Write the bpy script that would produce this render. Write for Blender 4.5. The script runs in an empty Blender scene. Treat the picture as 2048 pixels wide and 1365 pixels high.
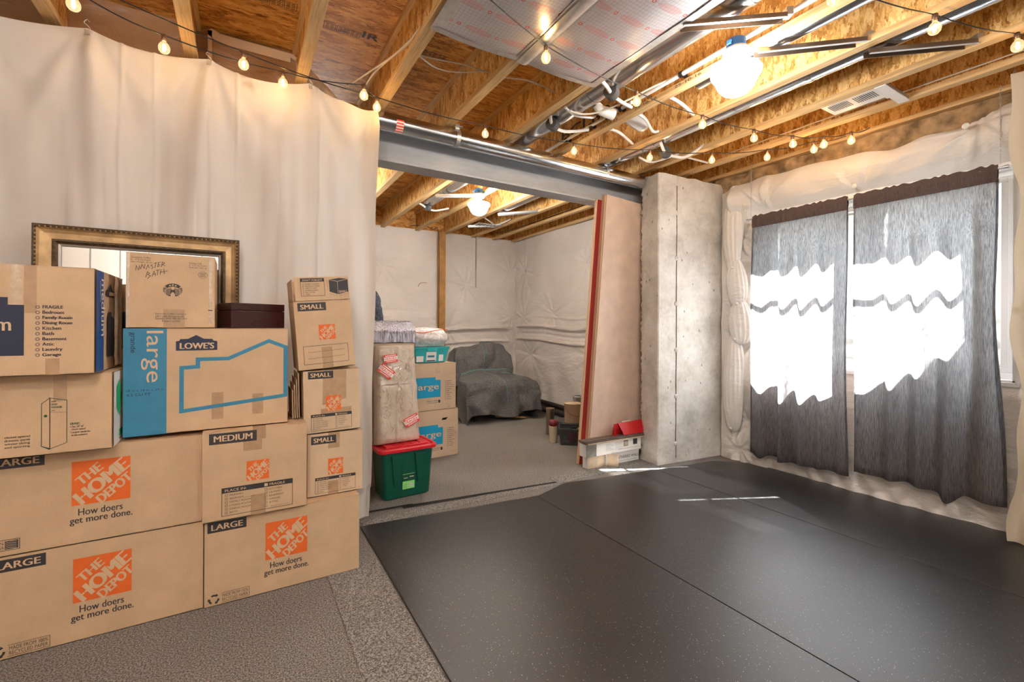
import bpy, bmesh, math, random
from math import sin, cos, pi, radians, exp, hypot
from mathutils import Vector, Matrix, noise

random.seed(7)
S = bpy.context.scene
COL = S.collection

# ---------------------------------------------------------------- camera
cam = bpy.data.cameras.new('camera')
cam.sensor_width = 36.0
cam.lens = 905.0 / 2048.0 * 36.0
cam.shift_y = -30.0 / 2048.0
cam.clip_start = 0.05
camo = bpy.data.objects.new('camera', cam)
COL.objects.link(camo)
camo.matrix_world = (Matrix.Translation((0, 0, 1.35)) @ Matrix.Rotation(radians(-30.83), 4, 'Z')
                     @ Matrix.Rotation(radians(90), 4, 'X') @ Matrix.Rotation(radians(0.26), 4, 'Z'))
S.camera = camo

# ---------------------------------------------------------------- view, world, sun
S.view_settings.view_transform = 'Standard'
S.view_settings.look = 'None'
S.view_settings.exposure = 0.90
S.view_settings.gamma = 1.0
S.view_settings.use_curve_mapping = False
S.cycles.use_denoising = True
S.cycles.max_bounces = 7
S.cycles.diffuse_bounces = 5
S.cycles.glossy_bounces = 4
S.cycles.transmission_bounces = 5
S.cycles.transparent_max_bounces = 12
S.cycles.sample_clamp_indirect = 6.0
S.cycles.caustics_reflective = False
S.cycles.caustics_refractive = False

W = bpy.data.worlds.new('sky')
S.world = W
W.use_nodes = True
wn = W.node_tree
wn.nodes.clear()
wo = wn.nodes.new('ShaderNodeOutputWorld')
wb = wn.nodes.new('ShaderNodeBackground')
wb.inputs['Color'].default_value = (0.80, 0.90, 1.0, 1)
wb.inputs['Strength'].default_value = 9.0
wn.links.new(wb.outputs[0], wo.inputs[0])

sun = bpy.data.lights.new('sun', 'SUN')
sun.energy = 150.0
sun.angle = radians(0.6)
sun.color = (1.0, 0.97, 0.92)
suno = bpy.data.objects.new('sun', sun)
COL.objects.link(suno)
sdir = Vector((-0.905, 0.425, -1.28)).normalized()
suno.rotation_euler = sdir.to_track_quat('-Z', 'Y').to_euler()
suno.location = (9, -2, 8)

LAMP_POWER = 58.0      # emission of the opal ceiling globes
BULB_POWER = 110.0     # emission of the little filaments


# ---------------------------------------------------------------- material helpers
class NT:
    def __init__(s, name):
        s.m = bpy.data.materials.new(name)
        s.m.use_nodes = True
        s.t = s.m.node_tree
        s.t.nodes.clear()
        s.out = s.t.nodes.new('ShaderNodeOutputMaterial')

    def n(s, typ, **kw):
        nd = s.t.nodes.new('ShaderNode' + typ)
        for k, v in kw.items():
            if hasattr(nd, k):
                setattr(nd, k, v)
            else:
                s.set(nd, k.replace('_', ' '), v)
        return nd

    def set(s, nd, key, v):
        sock = None
        for i in nd.inputs:
            if i.name.lower() == key.lower() or i.identifier.lower() == key.lower():
                sock = i
                break
        if isinstance(key, int) or sock is None:
            raise KeyError(key)
        s.put(sock, v)

    def put(s, sock, v):
        if isinstance(v, bpy.types.NodeSocket):
            s.t.links.new(v, sock)
        elif isinstance(v, (tuple, list)) and len(v) == 3 and sock.type == 'RGBA':
            sock.default_value = (*v, 1)
        else:
            sock.default_value = v

    def math(s, op, a, b=0.0, c=0.0, clamp=False):
        nd = s.t.nodes.new('ShaderNodeMath')
        nd.operation = op
        nd.use_clamp = clamp
        s.put(nd.inputs[0], a)
        s.put(nd.inputs[1], b)
        s.put(nd.inputs[2], c)
        return nd.outputs[0]

    def coord(s, scale=(1, 1, 1), kind='Object', rot=(0, 0, 0), loc=(0, 0, 0)):
        tc = s.t.nodes.new('ShaderNodeTexCoord')
        mp = s.t.nodes.new('ShaderNodeMapping')
        mp.inputs['Scale'].default_value = scale
        mp.inputs['Rotation'].default_value = rot
        mp.inputs['Location'].default_value = loc
        s.t.links.new(tc.outputs[kind], mp.inputs[0])
        return mp.outputs[0]

    def noise(s, vec, scale=5.0, detail=4.0, rough=0.5, dist=0.0):
        nd = s.t.nodes.new('ShaderNodeTexNoise')
        s.put(nd.inputs['Vector'], vec)
        nd.inputs['Scale'].default_value = scale
        nd.inputs['Detail'].default_value = detail
        nd.inputs['Roughness'].default_value = rough
        nd.inputs['Distortion'].default_value = dist
        return nd.outputs[0]

    def ramp(s, fac, stops, interp='LINEAR'):
        nd = s.t.nodes.new('ShaderNodeValToRGB')
        cr = nd.color_ramp
        cr.interpolation = interp
        while len(cr.elements) < len(stops):
            cr.elements.new(0.5)
        for e, (p, c) in zip(cr.elements, stops):
            e.position = p
            e.color = (*c, 1) if len(c) == 3 else c
        s.put(nd.inputs[0], fac)
        return nd.outputs[0]

    def mix(s, fac, a, b, blend='MIX'):
        nd = s.t.nodes.new('ShaderNodeMixRGB')
        nd.blend_type = blend
        s.put(nd.inputs[0], fac)
        s.put(nd.inputs[1], a)
        s.put(nd.inputs[2], b)
        return nd.outputs[0]

    def bump(s, h, strength=0.3, dist=0.01):
        nd = s.t.nodes.new('ShaderNodeBump')
        nd.inputs['Strength'].default_value = strength
        nd.inputs['Distance'].default_value = dist
        s.put(nd.inputs['Height'], h)
        return nd.outputs[0]

    def bsdf(s, color, rough=0.6, metal=0.0, spec=0.5, normal=None, **kw):
        nd = s.t.nodes.new('ShaderNodeBsdfPrincipled')
        s.put(nd.inputs['Base Color'], color)
        s.put(nd.inputs['Roughness'], rough)
        s.put(nd.inputs['Metallic'], metal)
        s.put(nd.inputs['Specular IOR Level'], spec)
        if normal is not None:
            s.put(nd.inputs['Normal'], normal)
        for k, v in kw.items():
            s.put(nd.inputs[k.replace('_', ' ')], v)
        return nd.outputs[0]

    def done(s, shader):
        s.t.links.new(shader, s.out.inputs[0])
        return s.m


M = {}


def plain(name, color, rough=0.6, metal=0.0, spec=0.5, var=0.0, vscale=20.0, bump=0.0, bscale=80.0, **kw):
    t = NT(name)
    c = color
    if var:
        f = t.noise(t.coord(), vscale, 4)
        lo = tuple(max(0, x * (1 - var)) for x in color)
        hi = tuple(min(1, x * (1 + var)) for x in color)
        c = t.ramp(f, [(0.3, lo), (0.7, hi)])
    nrm = t.bump(t.noise(t.coord(), bscale, 3), bump, 0.004) if bump else None
    M[name] = t.done(t.bsdf(c, rough, metal, spec, nrm, **kw))
    return M[name]


def cardboard(name, color):
    t = NT(name)
    f = t.noise(t.coord((1, 1, 1)), 6, 5, 0.6)
    g = t.noise(t.coord((400, 400, 30)), 1.0, 2)
    c = t.ramp(f, [(0.25, tuple(x * 0.88 for x in color)), (0.75, tuple(min(1, x * 1.10) for x in color))])
    c = t.mix(0.12, c, t.ramp(g, [(0.3, (0.5, 0.45, 0.4)), (0.7, (1, 1, 1))]), 'MULTIPLY')
    w = t.t.nodes.new('ShaderNodeTexWave')
    w.bands_direction = 'X'
    w.inputs['Scale'].default_value = 42.0
    t.put(w.inputs['Vector'], t.coord())
    h = t.math('MULTIPLY', w.outputs[1], 0.25)
    h = t.math('ADD', h, f)
    M[name] = t.done(t.bsdf(c, 0.72, 0, 0.3, t.bump(h, 0.10, 0.004)))


cardboard('cardboard', (0.63, 0.445, 0.275))
cardboard('cardboard_light', (0.67, 0.50, 0.335))
cardboard('cardboard_pale', (0.62, 0.47, 0.33))
plain('tape_clear', (0.47, 0.31, 0.18), 0.22, 0, 0.6, 0.1, 30)
plain('tape_gloss', (0.60, 0.47, 0.34), 0.12, 0, 0.8, 0.15, 30, 0.6, 60)
plain('kraft_ink', (0.68, 0.485, 0.30), 0.7)
plain('dark_ink', (0.035, 0.032, 0.036), 0.6)
plain('navy_ink', (0.018, 0.025, 0.06), 0.6)
plain('orange_ink', (0.80, 0.15, 0.022), 0.6, var=0.04)
plain('teal_ink', (0.035, 0.22, 0.37), 0.6, var=0.06)
plain('sky_ink', (0.0, 0.32, 0.58), 0.6)
plain('royal_ink', (0.012, 0.08, 0.30), 0.5)
plain('green_ink', (0.005, 0.07, 0.035), 0.6)
plain('bright_green_ink', (0.02, 0.42, 0.16), 0.6)
plain('white_card', (0.80, 0.79, 0.76), 0.55)
plain('grey_ink', (0.30, 0.32, 0.35), 0.6)
plain('mahogany', (0.035, 0.006, 0.007), 0.22, 0, 0.6, 0.25, 8)
plain('dark_gap', (0.01, 0.009, 0.008), 0.9)
plain('red_plastic', (0.66, 0.012, 0.025), 0.35, 0, 0.5)
plain('red_paint', (0.55, 0.01, 0.012), 0.35)
plain('red_foam', (0.30, 0.015, 0.010), 0.8)
plain('green_plastic', (0.0, 0.075, 0.045), 0.38, 0, 0.5)
plain('lime_label', (0.28, 0.72, 0.22), 0.5)
plain('black_rubber', (0.008, 0.008, 0.009), 0.5)
plain('black_cord', (0.012, 0.011, 0.010), 0.45)
plain('white_pvc', (0.82, 0.82, 0.82), 0.35)
plain('white_cable', (0.74, 0.70, 0.62), 0.45)
plain('foam_sleeve', (0.07, 0.075, 0.08), 0.8)
plain('blue_box', (0.05, 0.22, 0.62), 0.45)
plain('socket_metal', (0.22, 0.12, 0.07), 0.35, 0.6)
plain('vinyl', (0.86, 0.87, 0.87), 0.4)
plain('hanger_metal', (0.62, 0.64, 0.66), 0.35, 0.85)
plain('bracket_metal', (0.42, 0.34, 0.27), 0.28, 0.9)
plain('brown_metal', (0.30, 0.24, 0.19), 0.32, 0.85)
plain('silver_leaf', (0.62, 0.58, 0.52), 0.35, 0.6)
plain('gold_leaf', (0.46, 0.31, 0.15), 0.45, 0.45, 0.5, 0.28, 14, 0.25, 60)
plain('old_bronze', (0.10, 0.065, 0.035), 0.5, 0.5, 0.5, 0.4, 60, 0.8, 90)
plain('mirror_glass', (0.92, 0.93, 0.92), 0.01, 1.0)
plain('hardboard', (0.62, 0.46, 0.355), 0.6, 0, 0.3, 0.10, 7)
plain('hardboard_edge', (0.62, 0.40, 0.25), 0.8)
plain('dark_plank', (0.12, 0.085, 0.07), 0.6, var=0.3)
plain('grey_foil', (0.30, 0.29, 0.26), 0.35, 0.7, 0.5, 0.2)
plain('stained_card', (0.50, 0.40, 0.29), 0.8, 0, 0.3, 0.2, 12)
plain('teal_plastic', (0.03, 0.42, 0.46), 0.3)
plain('tan_bucket', (0.50, 0.36, 0.24), 0.6, 0, 0.4, 0.1, 40, 0.6, 160)
plain('dark_basket', (0.035, 0.042, 0.045), 0.55)
plain('yellow_paint', (0.72, 0.40, 0.03), 0.45)
plain('maroon', (0.16, 0.008, 0.02), 0.35)
plain('cream', (0.66, 0.58, 0.42), 0.5)
plain('rolled_black', (0.02, 0.018, 0.016), 0.6)
plain('red_sticker', (0.78, 0.06, 0.03), 0.5)
plain('strap_teal', (0.08, 0.22, 0.23), 0.6)
plain('concrete_ledge', (0.48, 0.46, 0.42), 0.9, 0, 0.2, 0.12, 20)
plain('earth', (0.16, 0.14, 0.12), 0.9, 0, 0.2, 0.2, 4)
plain('zinc_well', (0.40, 0.42, 0.43), 0.5, 0.2)
plain('tag_white', (0.78, 0.76, 0.70), 0.5)
plain('vent_white', (0.84, 0.84, 0.83), 0.4)
plain('vent_slot', (0.16, 0.16, 0.16), 0.8)
plain('clear_clip', (0.60, 0.58, 0.54), 0.2, 0.3)
plain('insulation', (0.36, 0.24, 0.13), 0.95, 0, 0.2, 0.55, 11, 1.0, 25)
plain('tape_silver', (0.74, 0.73, 0.72), 0.30, 0.75, 0.5, 0.12, 18, 0.6, 30)
plain('stud_wood', (0.42, 0.22, 0.07), 0.6, 0, 0.4, 0.2, 7)
plain('tarp_tape', (0.70, 0.55, 0.38), 0.4)


def _osb(name, scale, dark, mid, light):
    t = NT(name)
    v = t.coord(scale)
    d = t.noise(v, 1.3, 3, 0.6)
    dv = t.t.nodes.new('ShaderNodeVectorMath')
    dv.operation = 'MULTIPLY_ADD'
    nz = t.t.nodes.new('ShaderNodeTexNoise')
    nz.inputs['Scale'].default_value = 1.6
    nz.inputs['Detail'].default_value = 3
    t.put(nz.inputs['Vector'], v)
    t.put(dv.inputs[0], nz.outputs[1])
    dv.inputs[1].default_value = (2.4, 2.4, 2.4)
    t.put(dv.inputs[2], v)
    cols = []
    for sc in (1.0, 1.9):
        vo = t.t.nodes.new('ShaderNodeTexVoronoi')
        vo.inputs['Scale'].default_value = sc
        t.put(vo.inputs['Vector'], dv.outputs[0])
        cols.append(vo.outputs['Color'])
    sx = t.t.nodes.new('ShaderNodeSeparateColor')
    t.put(sx.inputs[0], cols[0])
    sy = t.t.nodes.new('ShaderNodeSeparateColor')
    t.put(sy.inputs[0], cols[1])
    f = t.math('ADD', t.math('MULTIPLY', sx.outputs[0], 0.45), t.math('MULTIPLY', sy.outputs[1], 0.35))
    f = t.math('ADD', f, t.math('MULTIPLY', t.noise(v, 5.0, 4, 0.7), 0.35))
    c = t.ramp(f, [(0.22, dark), (0.52, mid), (0.86, light)])
    M[name] = t.done(t.bsdf(c, 0.55, 0, 0.35, t.bump(f, 0.25, 0.003)))


_osb('osb_web', (34, 30, 11), (0.28, 0.115, 0.022), (0.66, 0.36, 0.10), (0.90, 0.64, 0.28))
_osb('osb_floor', (9, 36, 20), (0.24, 0.08, 0.015), (0.64, 0.30, 0.065), (0.88, 0.54, 0.18))


def _pine():
    t = NT('pine')
    v = t.coord((22, 1.2, 22))
    f = t.noise(v, 3.0, 5, 0.6, 0.6)
    g = t.noise(t.coord((3, 1, 3)), 2.0, 3)
    c = t.ramp(f, [(0.3, (0.50, 0.30, 0.12)), (0.55, (0.68, 0.47, 0.23)), (0.75, (0.78, 0.60, 0.35))])
    c = t.mix(0.25, c, t.ramp(g, [(0.35, (0.75, 0.6, 0.4)), (0.65, (1, 1, 1))]), 'MULTIPLY')
    M['pine'] = t.done(t.bsdf(c, 0.5, 0, 0.4, t.bump(f, 0.1, 0.002)))


_pine()


def _concrete():
    t = NT('concrete')
    v = t.coord()
    a = t.noise(v, 3.2, 8, 0.65)
    b = t.noise(v, 28, 5, 0.7)
    c = t.ramp(a, [(0.28, (0.40, 0.37, 0.33)), (0.5, (0.62, 0.59, 0.54)), (0.72, (0.76, 0.74, 0.70))])
    c = t.mix(0.35, c, t.ramp(b, [(0.30, (0.45, 0.42, 0.38)), (0.45, (1, 1, 1))]), 'MULTIPLY')
    vo = t.t.nodes.new('ShaderNodeTexVoronoi')
    vo.inputs['Scale'].default_value = 11
    t.put(vo.inputs['Vector'], t.coord((1, 1, 0.55)))
    pit = t.ramp(vo.outputs['Distance'], [(0.05, (0, 0, 0)), (0.10, (1, 1, 1))])
    c = t.mix(0.6, c, pit, 'MULTIPLY')
    h = t.math('ADD', t.math('MULTIPLY', b, 0.6), t.math('MULTIPLY', pit, 0.5))
    M['concrete'] = t.done(t.bsdf(c, 0.85, 0, 0.25, t.bump(h, 0.5, 0.008)))


_concrete()


def _steel():
    t = NT('grey_steel')
    a = t.noise(t.coord((1, 1, 4)), 2.2, 6, 0.6)
    c = t.ramp(a, [(0.3, (0.34, 0.36, 0.385)), (0.7, (0.50, 0.52, 0.54))])
    M['grey_steel'] = t.done(t.bsdf(c, 0.42, 0.15, 0.5, t.bump(t.noise(t.coord(), 60, 3), 0.08, 0.003)))
    t = NT('galvanised')
    a = t.noise(t.coord(), 8, 4, 0.6)
    c = t.ramp(a, [(0.3, (0.62, 0.64, 0.67)), (0.7, (0.82, 0.83, 0.85))])
    M['galvanised'] = t.done(t.bsdf(c, 0.20, 1.0, 0.5, t.bump(a, 0.06, 0.01)))


_steel()


def _foil():
    t = NT('foil_insulation')
    tc = t.t.nodes.new('ShaderNodeTexCoord')
    sp = t.t.nodes.new('ShaderNodeSeparateXYZ')
    t.put(sp.inputs[0], tc.outputs['Object'])
    X, Y = sp.outputs[0], sp.outputs[1]

    def line(c, step, wd):
        m = t.math('FRACT', t.math('DIVIDE', c, step))
        return t.math('LESS_THAN', m, wd)
    g = t.math('MAXIMUM', line(X, 0.021, 0.10), line(Y, 0.021, 0.10))
    # rows of small rings and wide printed ovals
    row = t.math('FLOOR', t.math('DIVIDE', Y, 0.155))
    xs = t.math('ADD', X, t.math('MULTIPLY', row, 0.093))
    fx = t.math('SUBTRACT', t.math('FRACT', t.math('DIVIDE', xs, 0.215)), 0.5)
    fy = t.math('SUBTRACT', t.math('FRACT', t.math('DIVIDE', Y, 0.155)), 0.5)
    ex = t.math('MULTIPLY', fx, 0.215)
    ey = t.math('MULTIPLY', fy, 0.155)
    r2 = t.math('ADD', t.math('POWER', t.math('DIVIDE', ex, 0.078), 2.0), t.math('POWER', t.math('DIVIDE', ey, 0.024), 2.0))
    oval = t.math('LESS_THAN', r2, 1.0)
    hatch = t.math('LESS_THAN', t.math('FRACT', t.math('DIVIDE', t.math('ADD', X, t.math('MULTIPLY', Y, 0.7)), 0.010)), 0.5)
    oval = t.math('MULTIPLY', oval, t.math('MULTIPLY', hatch, 0.6))
    gx = t.math('MULTIPLY', t.math('SUBTRACT', t.math('ABSOLUTE', fx), 0.5), 0.215)
    rr = t.math('SQRT', t.math('ADD', t.math('POWER', gx, 2.0), t.math('POWER', ey, 2.0)))
    ring = t.math('MULTIPLY', t.math('GREATER_THAN', rr, 0.006), t.math('LESS_THAN', rr, 0.011))
    red = t.math('MAXIMUM', oval, t.math('MULTIPLY', ring, 0.95))
    c = t.mix(t.math('MULTIPLY', g, 0.45), (0.80, 0.79, 0.83), (0.35, 0.20, 0.20))
    c = t.mix(red, c, (0.72, 0.10, 0.06))
    h = t.noise(t.coord(), 3.5, 3, 0.5)
    met = t.math('SUBTRACT', 0.60, t.math('MULTIPLY', red, 0.6))
    M['foil_insulation'] = t.done(t.bsdf(c, 0.30, met, 0.5, t.bump(h, 0.25, 0.03)))


_foil()


def _carpet(name, base):
    t = NT(name)
    v = t.coord()
    a = t.noise(v, 150, 3, 0.85)
    b = t.noise(v, 2.2, 4, 0.5)
    k = t.noise(t.coord((1, 1, 1)), 70, 3, 0.7)
    c = t.ramp(a, [(0.38, tuple(x * 0.30 for x in base)), (0.5, base), (0.62, tuple(min(1, x * 2.3) for x in base))])
    c = t.mix(0.30, c, t.ramp(b, [(0.3, (0.70, 0.68, 0.66)), (0.7, (1, 1, 1))]), 'MULTIPLY')
    c = t.mix(0.25, c, t.ramp(k, [(0.35, (0.6, 0.6, 0.6)), (0.65, (1, 1, 1))]), 'MULTIPLY')
    M[name] = t.done(t.bsdf(c, 0.95, 0, 0.15, t.bump(a, 0.7, 0.006)))


_carpet('carpet', (0.225, 0.212, 0.198))
_carpet('carpet_light', (0.235, 0.225, 0.212))


def _rubber():
    t = NT('rubber_mat')
    v = t.coord()
    vo = t.t.nodes.new('ShaderNodeTexVoronoi')
    vo.inputs['Scale'].default_value = 165
    t.put(vo.inputs['Vector'], v)
    sc = t.t.nodes.new('ShaderNodeSeparateColor')
    t.put(sc.inputs[0], vo.outputs['Color'])
    dot = t.math('LESS_THAN', vo.outputs['Distance'], t.math('MULTIPLY', t.math('POWER', sc.outputs[0], 7.0), 0.34))
    dust = t.noise(v, 1.7, 5, 0.6)
    fine = t.noise(v, 320, 2, 0.8)
    base = t.ramp(dust, [(0.3, (0.005, 0.0052, 0.006)), (0.75, (0.013, 0.0135, 0.015))])
    base = t.mix(0.5, base, t.ramp(fine, [(0.4, (0.4, 0.4, 0.4)), (0.62, (1.0, 1.0, 1.0))]), 'MULTIPLY')
    c = t.mix(t.math('MULTIPLY', dot, 0.75), base, (0.42, 0.42, 0.42))
    rough = t.math('ADD', 0.27, t.math('MULTIPLY', dust, 0.14))
    M['rubber_mat'] = t.done(t.bsdf(c, rough, 0, 0.8, t.bump(fine, 0.25, 0.003)))


_rubber()


def _cloth(name, color, trans, rough=0.9, bscale=240, bstr=0.15, tcol=None):
    t = NT(name)
    v = t.coord()
    f = t.noise(v, 2.5, 5, 0.6)
    wv = t.noise(t.coord((60, 60, 900)), 1.0, 2)
    wh = t.noise(t.coord((900, 900, 60)), 1.0, 2)
    g = t.math('ADD', wv, wh)
    c = t.ramp(f, [(0.3, tuple(x * 0.94 for x in color)), (0.7, color)])
    c = t.mix(0.10, c, t.ramp(g, [(0.8, (0.7, 0.66, 0.6)), (1.15, (1, 1, 1))]), 'MULTIPLY')
    b = t.bsdf(c, rough, 0, 0.15, t.bump(g, bstr, 0.002))
    if trans:
        tr = t.n('BsdfTranslucent')
        t.put(tr.inputs[0], tcol or color)
        mx = t.n('MixShader')
        mx.inputs[0].default_value = trans
        t.put(mx.inputs[1], b)
        t.put(mx.inputs[2], tr.outputs[0])
        b = mx.outputs[0]
    M[name] = t.done(b)


_cloth('drop_cloth', (0.80, 0.755, 0.70), 0.12)
_cloth('tan_cloth', (0.72, 0.62, 0.47), 0.25)


def _plastic():
    t = NT('plastic_sheet')
    v = t.coord()
    h = t.math('ADD', t.noise(t.coord((1, 1, 3)), 3.0, 5, 0.6, 1.2), t.math('MULTIPLY', t.noise(v, 14, 4, 0.6, 1.0), 0.35))
    f = t.noise(v, 1.5, 3)
    c = t.ramp(f, [(0.3, (0.70, 0.66, 0.61)), (0.7, (0.80, 0.765, 0.72))])
    M['plastic_sheet'] = t.done(t.bsdf(c, 0.42, 0, 0.45, t.bump(h, 0.55, 0.03)))
    t = NT('amber_plastic')
    h = t.noise(t.coord((1, 1, 2)), 5, 5, 0.6, 1.5)
    c = t.ramp(t.noise(t.coord(), 2.2, 4), [(0.3, (0.30, 0.155, 0.065)), (0.7, (0.48, 0.30, 0.16))])
    M['amber_plastic'] = t.done(t.bsdf(c, 0.30, 0, 0.5, t.bump(h, 0.5, 0.03)))
    t = NT('clear_wrap')
    h = t.noise(t.coord((1, 1, 1)), 16, 4, 0.6, 1.5)
    c = t.ramp(t.noise(t.coord(), 4, 4), [(0.3, (0.50, 0.41, 0.31)), (0.7, (0.62, 0.53, 0.43))])
    M['clear_wrap'] = t.done(t.bsdf(c, 0.45, 0, 0.4, t.bump(h, 0.5, 0.02), Coat_Weight=0.8, Coat_Roughness=0.12))
    t = NT('bubble_foil')
    v = t.coord((1, 1, 1))
    h = t.noise(t.coord((90, 90, 9)), 1.0, 4, 0.7)
    c = t.ramp(h, [(0.38, (0.22, 0.22, 0.30)), (0.62, (0.80, 0.78, 0.84))])
    M['bubble_foil'] = t.done(t.bsdf(c, 0.28, 0.6, 0.5, t.bump(h, 1.0, 0.02)))
    t = NT('milky_bag')
    h = t.noise(t.coord((1, 1, 1)), 12, 4, 0.6, 1.5)
    c = t.ramp(h, [(0.35, (0.62, 0.60, 0.62)), (0.65, (0.86, 0.83, 0.80))])
    M['milky_bag'] = t.done(t.bsdf(c, 0.28, 0, 0.6, t.bump(h, 0.8, 0.02)))
    t = NT('grey_blanket')
    v = t.coord()
    a = t.noise(v, 90, 4, 0.8)
    c = t.ramp(a, [(0.3, (0.05, 0.053, 0.056)), (0.55, (0.15, 0.15, 0.148)), (0.75, (0.34, 0.34, 0.33))])
    M['grey_blanket'] = t.done(t.bsdf(c, 0.95, 0, 0.1, t.bump(a, 0.5, 0.006)))
    t = NT('blue_fleece')
    a = t.noise(v if False else t.coord(), 60, 5, 0.9)
    c = t.ramp(a, [(0.35, (0.03, 0.04, 0.07)), (0.6, (0.22, 0.25, 0.32)), (0.75, (0.5, 0.52, 0.58))])
    M['blue_fleece'] = t.done(t.bsdf(c, 0.95, 0, 0.1, t.bump(a, 1.0, 0.02)))


_plastic()


def _linen():
    # loosely woven dark linen: threads, light through the cloth and small open gaps between threads
    t = NT('dark_linen')
    v = t.coord((260, 260, 14))
    a = t.noise(v, 1.0, 5, 0.75)
    b = t.noise(t.coord((20, 20, 260)), 1.0, 2, 0.6)
    c = t.ramp(a, [(0.3, (0.045, 0.036, 0.034)), (0.6, (0.125, 0.105, 0.10)), (0.8, (0.22, 0.19, 0.18))])
    nrm = t.bump(a, 0.3, 0.002)
    d = t.bsdf(c, 0.9, 0, 0.15, nrm)
    tr = t.n('BsdfTranslucent')
    t.put(tr.inputs[0], t.ramp(a, [(0.33, (0.14, 0.15, 0.17)), (0.66, (0.80, 0.82, 0.86))]))
    mx = t.n('MixShader')
    mx.inputs[0].default_value = 0.45
    t.put(mx.inputs[1], d)
    t.put(mx.inputs[2], tr.outputs[0])
    tp = t.n('BsdfTransparent')
    m2 = t.n('MixShader')
    gap = t.math('MULTIPLY', t.math('SUBTRACT', t.math('ADD', a, t.math('MULTIPLY', b, 0.4)), 0.62), 0.9, clamp=True)
    t.put(m2.inputs[0], t.math('MULTIPLY', gap, 0.35))
    t.put(m2.inputs[1], mx.outputs[0])
    t.put(m2.inputs[2], tp.outputs[0])
    M['dark_linen'] = t.done(m2.outputs[0])
    t = NT('linen_header')
    a = t.noise(t.coord((420, 420, 16)), 1.0, 4, 0.7)
    c = t.ramp(a, [(0.3, (0.055, 0.038, 0.034)), (0.7, (0.15, 0.11, 0.10))])
    M['linen_header'] = t.done(t.bsdf(c, 0.9, 0, 0.15, t.bump(a, 0.3, 0.002)))


_linen()


def _glass():
    t = NT('window_glass')
    tp = t.n('BsdfTransparent')
    gl = t.n('BsdfGlossy')
    gl.inputs['Roughness'].default_value = 0.02
    mx = t.n('MixShader')
    mx.inputs[0].default_value = 0.06
    t.put(mx.inputs[1], tp.outputs[0])
    t.put(mx.inputs[2], gl.outputs[0])
    M['window_glass'] = t.done(mx.outputs[0])
    t = NT('bulb_glass')
    tp = t.n('BsdfTransparent')
    tp.inputs[0].default_value = (1.0, 0.93, 0.80, 1)
    gl = t.n('BsdfGlossy')
    gl.inputs['Roughness'].default_value = 0.05
    fr = t.n('LayerWeight')
    fr.inputs[0].default_value = 0.35
    mx = t.n('MixShader')
    t.put(mx.inputs[0], fr.outputs[1])
    t.put(mx.inputs[1], tp.outputs[0])
    t.put(mx.inputs[2], gl.outputs[0])
    em = t.n('Emission')
    em.inputs[0].default_value = (1.0, 0.72, 0.38, 1)
    em.inputs[1].default_value = 0.28
    ad = t.n('AddShader')
    t.put(ad.inputs[0], mx.outputs[0])
    t.put(ad.inputs[1], em.outputs[0])
    M['bulb_glass'] = t.done(ad.outputs[0])

    def emit(name, col, st):
        t = NT(name)
        e = t.n('Emission')
        e.inputs[0].default_value = (*col, 1)
        e.inputs[1].default_value = st
        M[name] = t.done(e.outputs[0])
    emit('opal_glow', (1.0, 0.955, 0.90), LAMP_POWER)
    emit('opal_glow_fill', (1.0, 0.975, 0.95), LAMP_POWER * 1.5)  # stronger glow for the added fill globes behind the camera
    emit('opal_glow_warm', (1.0, 0.92, 0.82), LAMP_POWER * 1.6)
    emit('filament', (1.0, 0.62, 0.25), BULB_POWER)


_glass()


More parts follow.
